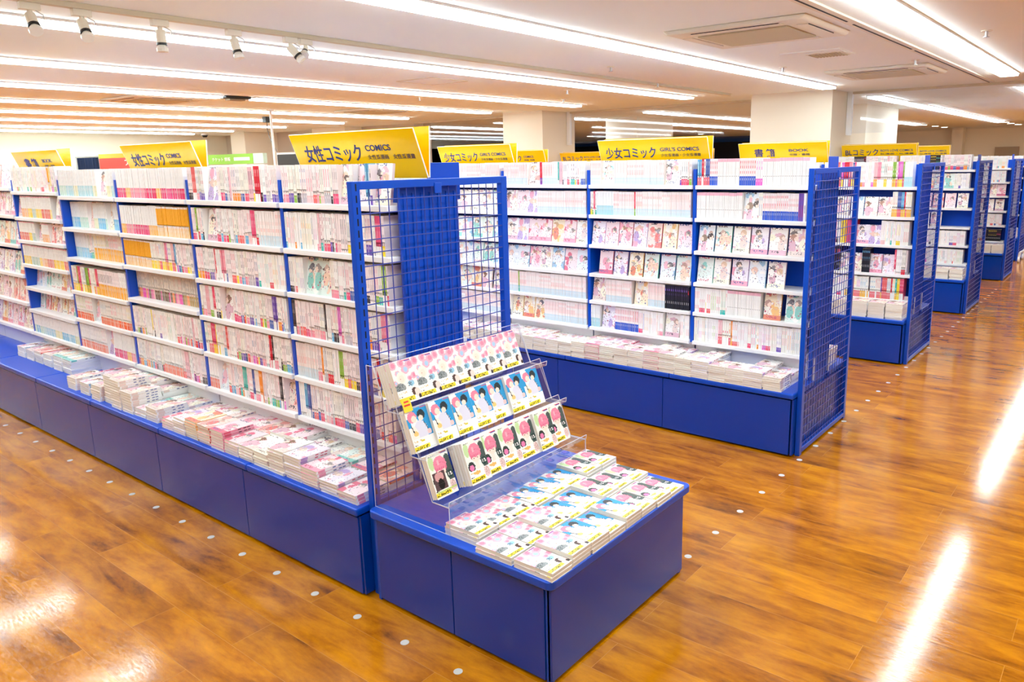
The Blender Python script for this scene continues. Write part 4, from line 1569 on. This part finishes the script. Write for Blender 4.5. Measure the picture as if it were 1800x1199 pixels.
WJ, GJ = '女性コミック', '少女コミック'
sign(-1.09, -0.17, WJ, 'COMICS', '女性系漫画　女性系漫畫', 'big yellow women\'s comics sign above the end bay of the front rack', ex=(0.61, 0.80), mx=(0.09, 0.57), sx=0.96)
sign(-2.95, -0.17, WJ, 'COMICS', '女性系漫画　女性系漫畫', 'yellow women\'s comics sign above the third bay, beside the red panel', ex=(0.61, 0.80), mx=(0.09, 0.57), sx=0.96)
sign(-4.87, -0.17, '書 籍', 'BOOK', '书籍・書籍', 'yellow book sign at the far left above the front rack', ex=(0.60, 0.8), mx=(0.2, 0.48))
sign(-1.01, 2.40, GJ, "GIRL'S COMICS", '少女系漫画・少女系漫畫', "large yellow girl's comics sign above the second bay of the second rack", ex=(0.58, 0.92), mx=(0.06, 0.54))
sign(-2.72, 2.40, GJ, "GIRL'S COMICS", '少女系漫画・少女系漫畫', "smaller yellow girl's comics sign beside the blue tab of the front rack", ex=(0.58, 0.92), mx=(0.06, 0.54), L=0.84)
sign(-1.08, 5.05, '書 籍', 'BOOK', '书籍・書籍', 'yellow book sign in front of the big cream column', ex=(0.58, 0.8), mx=(0.18, 0.42))
sign(-4.52, 5.05, WJ, 'COMICS', '女性系漫画　女性系漫畫', 'small distant yellow sign half hidden behind the girl\'s comics sign', ex=(0.62, 0.8), mx=(0.1, 0.58))
sign(-0.90, 7.79, 'BLコミック', 'BOYS LOVE COMICS', 'BL漫画・BL漫畫', 'yellow boys love comics sign above the fourth rack', ex=(0.53, 0.95), mx=(0.05, 0.5))
sign(-5.45, 7.79, 'BLコミック', 'BOYS LOVE COMICS', 'BL漫画・BL漫畫', 'small yellow boys love comics sign left of the large girl\'s comics sign', ex=(0.53, 0.95), mx=(0.05, 0.5))
sign(-3.62, 7.79, 'BLコミック', 'BOYS LOVE COMICS', 'BL漫画・BL漫畫', 'sliver of a yellow sign showing at the right of the large girl\'s comics sign', ex=(0.53, 0.95), mx=(0.05, 0.5))
sign(-1.10, 10.78, 'BLコミック', 'BOYS LOVE COMICS', 'BL漫画・BL漫畫', 'farthest yellow boys love comics sign, over the fifth rack', ex=(0.53, 0.95), mx=(0.05, 0.5))

# ------------------------------------------------------------------ the back of the shop beyond the front rack
e = empty('display_board', (-8.89, 4.0, 0), 'white notice board with green header far behind the front rack', 'notice board')
boxmb(-0.78, 0.78, -0.03, 0.03, 0.1, 1.87).build('panel', WHITE, e)
hd = boxmb(-0.78, 0.5, -0.035, 0.03, 1.88, 2.03).build('header', GREEN, e)
lettering('header_lettering', 'チケット 情報', hd, -0.66, -0.12, 1.925, 1.985, Matrix.Translation((0, -0.037, 0)), WHITE, 0.01)
boxmb(-0.02, 0.42, -0.037, -0.034, 1.93, 1.98).build('header_plate', WHITE, hd)
boxmb(0.51, 0.78, -0.032, 0.03, 1.88, 2.03).build('blank_header', TEAL, e)
boxmb(-0.6, 0.6, -0.2, 0.2, 0, 0.1).build('foot', METAL, e)
e = empty('screen', (-7.44, 4.0, 0), 'dark screen panel standing behind the big women\'s comics sign', 'screen')
boxmb(-0.32, 0.32, -0.03, 0.03, 1.2, 2.0).build('display', BLACK, e, bevel=0.01)
boxmb(-0.34, 0.34, -0.02, 0.035, 1.18, 2.025).build('bezel', WHITE, e)
boxmb(-0.04, 0.04, -0.02, 0.03, 0, 1.18).build('post', METAL, e)
boxmb(-0.3, 0.3, -0.2, 0.2, 0, 0.03).build('foot', METAL, e)
e = empty('hanging_pole', (-7.87, 4.0, 0), 'slim white pole rising to the ceiling behind the signs', 'pole')
m = MB()
m.tube((0, 0, 0.0), (0, 0, H), 0.018, 10)
m.build('shaft', WHITE, e)
m = MB()
m.tube((0, 0, H - 0.02), (0, 0, H), 0.05, 12)
m.build('flange', WHITE, e)
e = empty('power_plug', (-9.4, 4.9, H), 'black plug box on the ceiling with a cable drooping to the pole', 'plug')
boxmb(-0.05, 0.05, -0.05, 0.05, -0.09, 0).build('box', BLACK, e)
m = MB()
m.path([(0, 0, -0.09), (0.15, -0.1, -0.2), (0.5, -0.3, -0.33), (0.95, -0.55, -0.45), (1.55, -0.85, -0.62)], 0.006, 6)
m.build('cable', BLACK, e)
e = empty('sign_panel', (-12.72, 4.0, 0), 'red sign panel with a yellow top strip far behind the front rack', 'sign')
pn = boxmb(-1.0, 1.0, -0.03, 0.03, 0, 2.04).build('panel', RED, e)
boxmb(-1.0, 1.0, -0.03, 0.03, 2.041, 2.12).build('top_strip', YELLOW, e)
lettering('lettering', 'ア', pn, 0.08, 0.34, 1.9, 2.0, Matrix.Translation((0, -0.032, 0)), WHITE, 0.02)
e = empty('curtain', (-14.32, 4.0, 0), 'dark navy pleated curtain between the yellow sign and red panel', 'curtain')
m = MB()
n = 40
pts = [(-0.5 + i / n, 0.035 * math.sin(i * 1.35)) for i in range(n + 1)]
for p, q in zip(pts[:-1], pts[1:]):
    m.face([(p[0], p[1], 0.1), (q[0], q[1], 0.1), (q[0], q[1], 2.07), (p[0], p[1], 2.07)])
cl = m.build('cloth', CURTAIN, e)
sd = cl.modifiers.new('thick', 'SOLIDIFY')
sd.thickness = 0.004
m = MB()
m.tube((-0.55, 0, 2.09), (0.55, 0, 2.09), 0.015, 10)
m.build('rod', METAL, e)
for sx_ in (-0.54, 0.54):
    m = MB()
    m.tube((sx_, 0, 0), (sx_, 0, 2.09), 0.012, 8)
    m.build('post', METAL, e)
for i in range(5):
    e = empty('wall_cabinet', (-16.4, 0.6 + i * 1.1, 0), 'pale green wall cabinet by the far wall, %s from the left' % nth(i + 1), 'cabinet', 'pale green cabinets along the far wall')
    boxmb(-0.28, 0.2, -0.53, 0.53, 0.0, 1.95).build('carcass', WHITE, e)
    for s in (-1, 1):
        boxmb(0.2, 0.215, min(s * 0.02, s * 0.51), max(s * 0.02, s * 0.51), 1.2, 1.9).build('door', TEAL, e)
        boxmb(0.2, 0.215, min(s * 0.02, s * 0.51), max(s * 0.02, s * 0.51), 0.1, 1.15).build('door', TEAL, e)

# white tubular cart foot past the last rack
e = empty('display_cart', (0.78, 12.7, 0), 'low white tube-framed cart on castors by the farthest rack', 'cart')
m = MB()
arc = [(-0.13, 0, 0.08), (-0.12, 0, 0.17), (-0.06, 0, 0.21), (0.2, 0, 0.21), (0.26, 0, 0.17), (0.27, 0, 0.08)]
m.path([Vector(p) for p in arc], 0.018, 8)
m.path([Vector((p[0], 0.5, p[2])) for p in arc], 0.018, 8)
m.tube((0.07, 0, 0.21), (0.07, 0.5, 0.21), 0.018, 8)
m.build('tube_frame', WHITE, e)
for x in (-0.13, 0.27):
    for y in (0, 0.5):
        m = MB()
        m.tube((x - 0.015, y, 0.045), (x + 0.015, y, 0.045), 0.045, 12)
        m.build('castor', WHITE, e)

# ------------------------------------------------------------------ metal discs set in the floor
ds = MB()
ds.tube((0, 0, 0), (0, 0, 0.0012), 0.017, 18)
dm = ds.mesh('floor_stud', mat('stud_steel', rgb(206, 204, 198), 0.4))
for i in range(18):
    o = link('floor_stud', dm)
    o.location = (0.776 - 0.2893 * i - 0.2893, -0.787, 0)
    tag(o, 'round steel floor disc, %s from the table corner, line beside the front rack' % nth(i + 1), 'floor disc', 'steel discs set in the floor')
for i in range(32):
    o = link('floor_stud', dm)
    o.location = (0.773, 0.4457 + 0.2893 * i, 0)
    tag(o, 'round steel floor disc, %s from the display table, line along the right aisle' % nth(i + 1), 'floor disc', 'steel discs set in the floor')
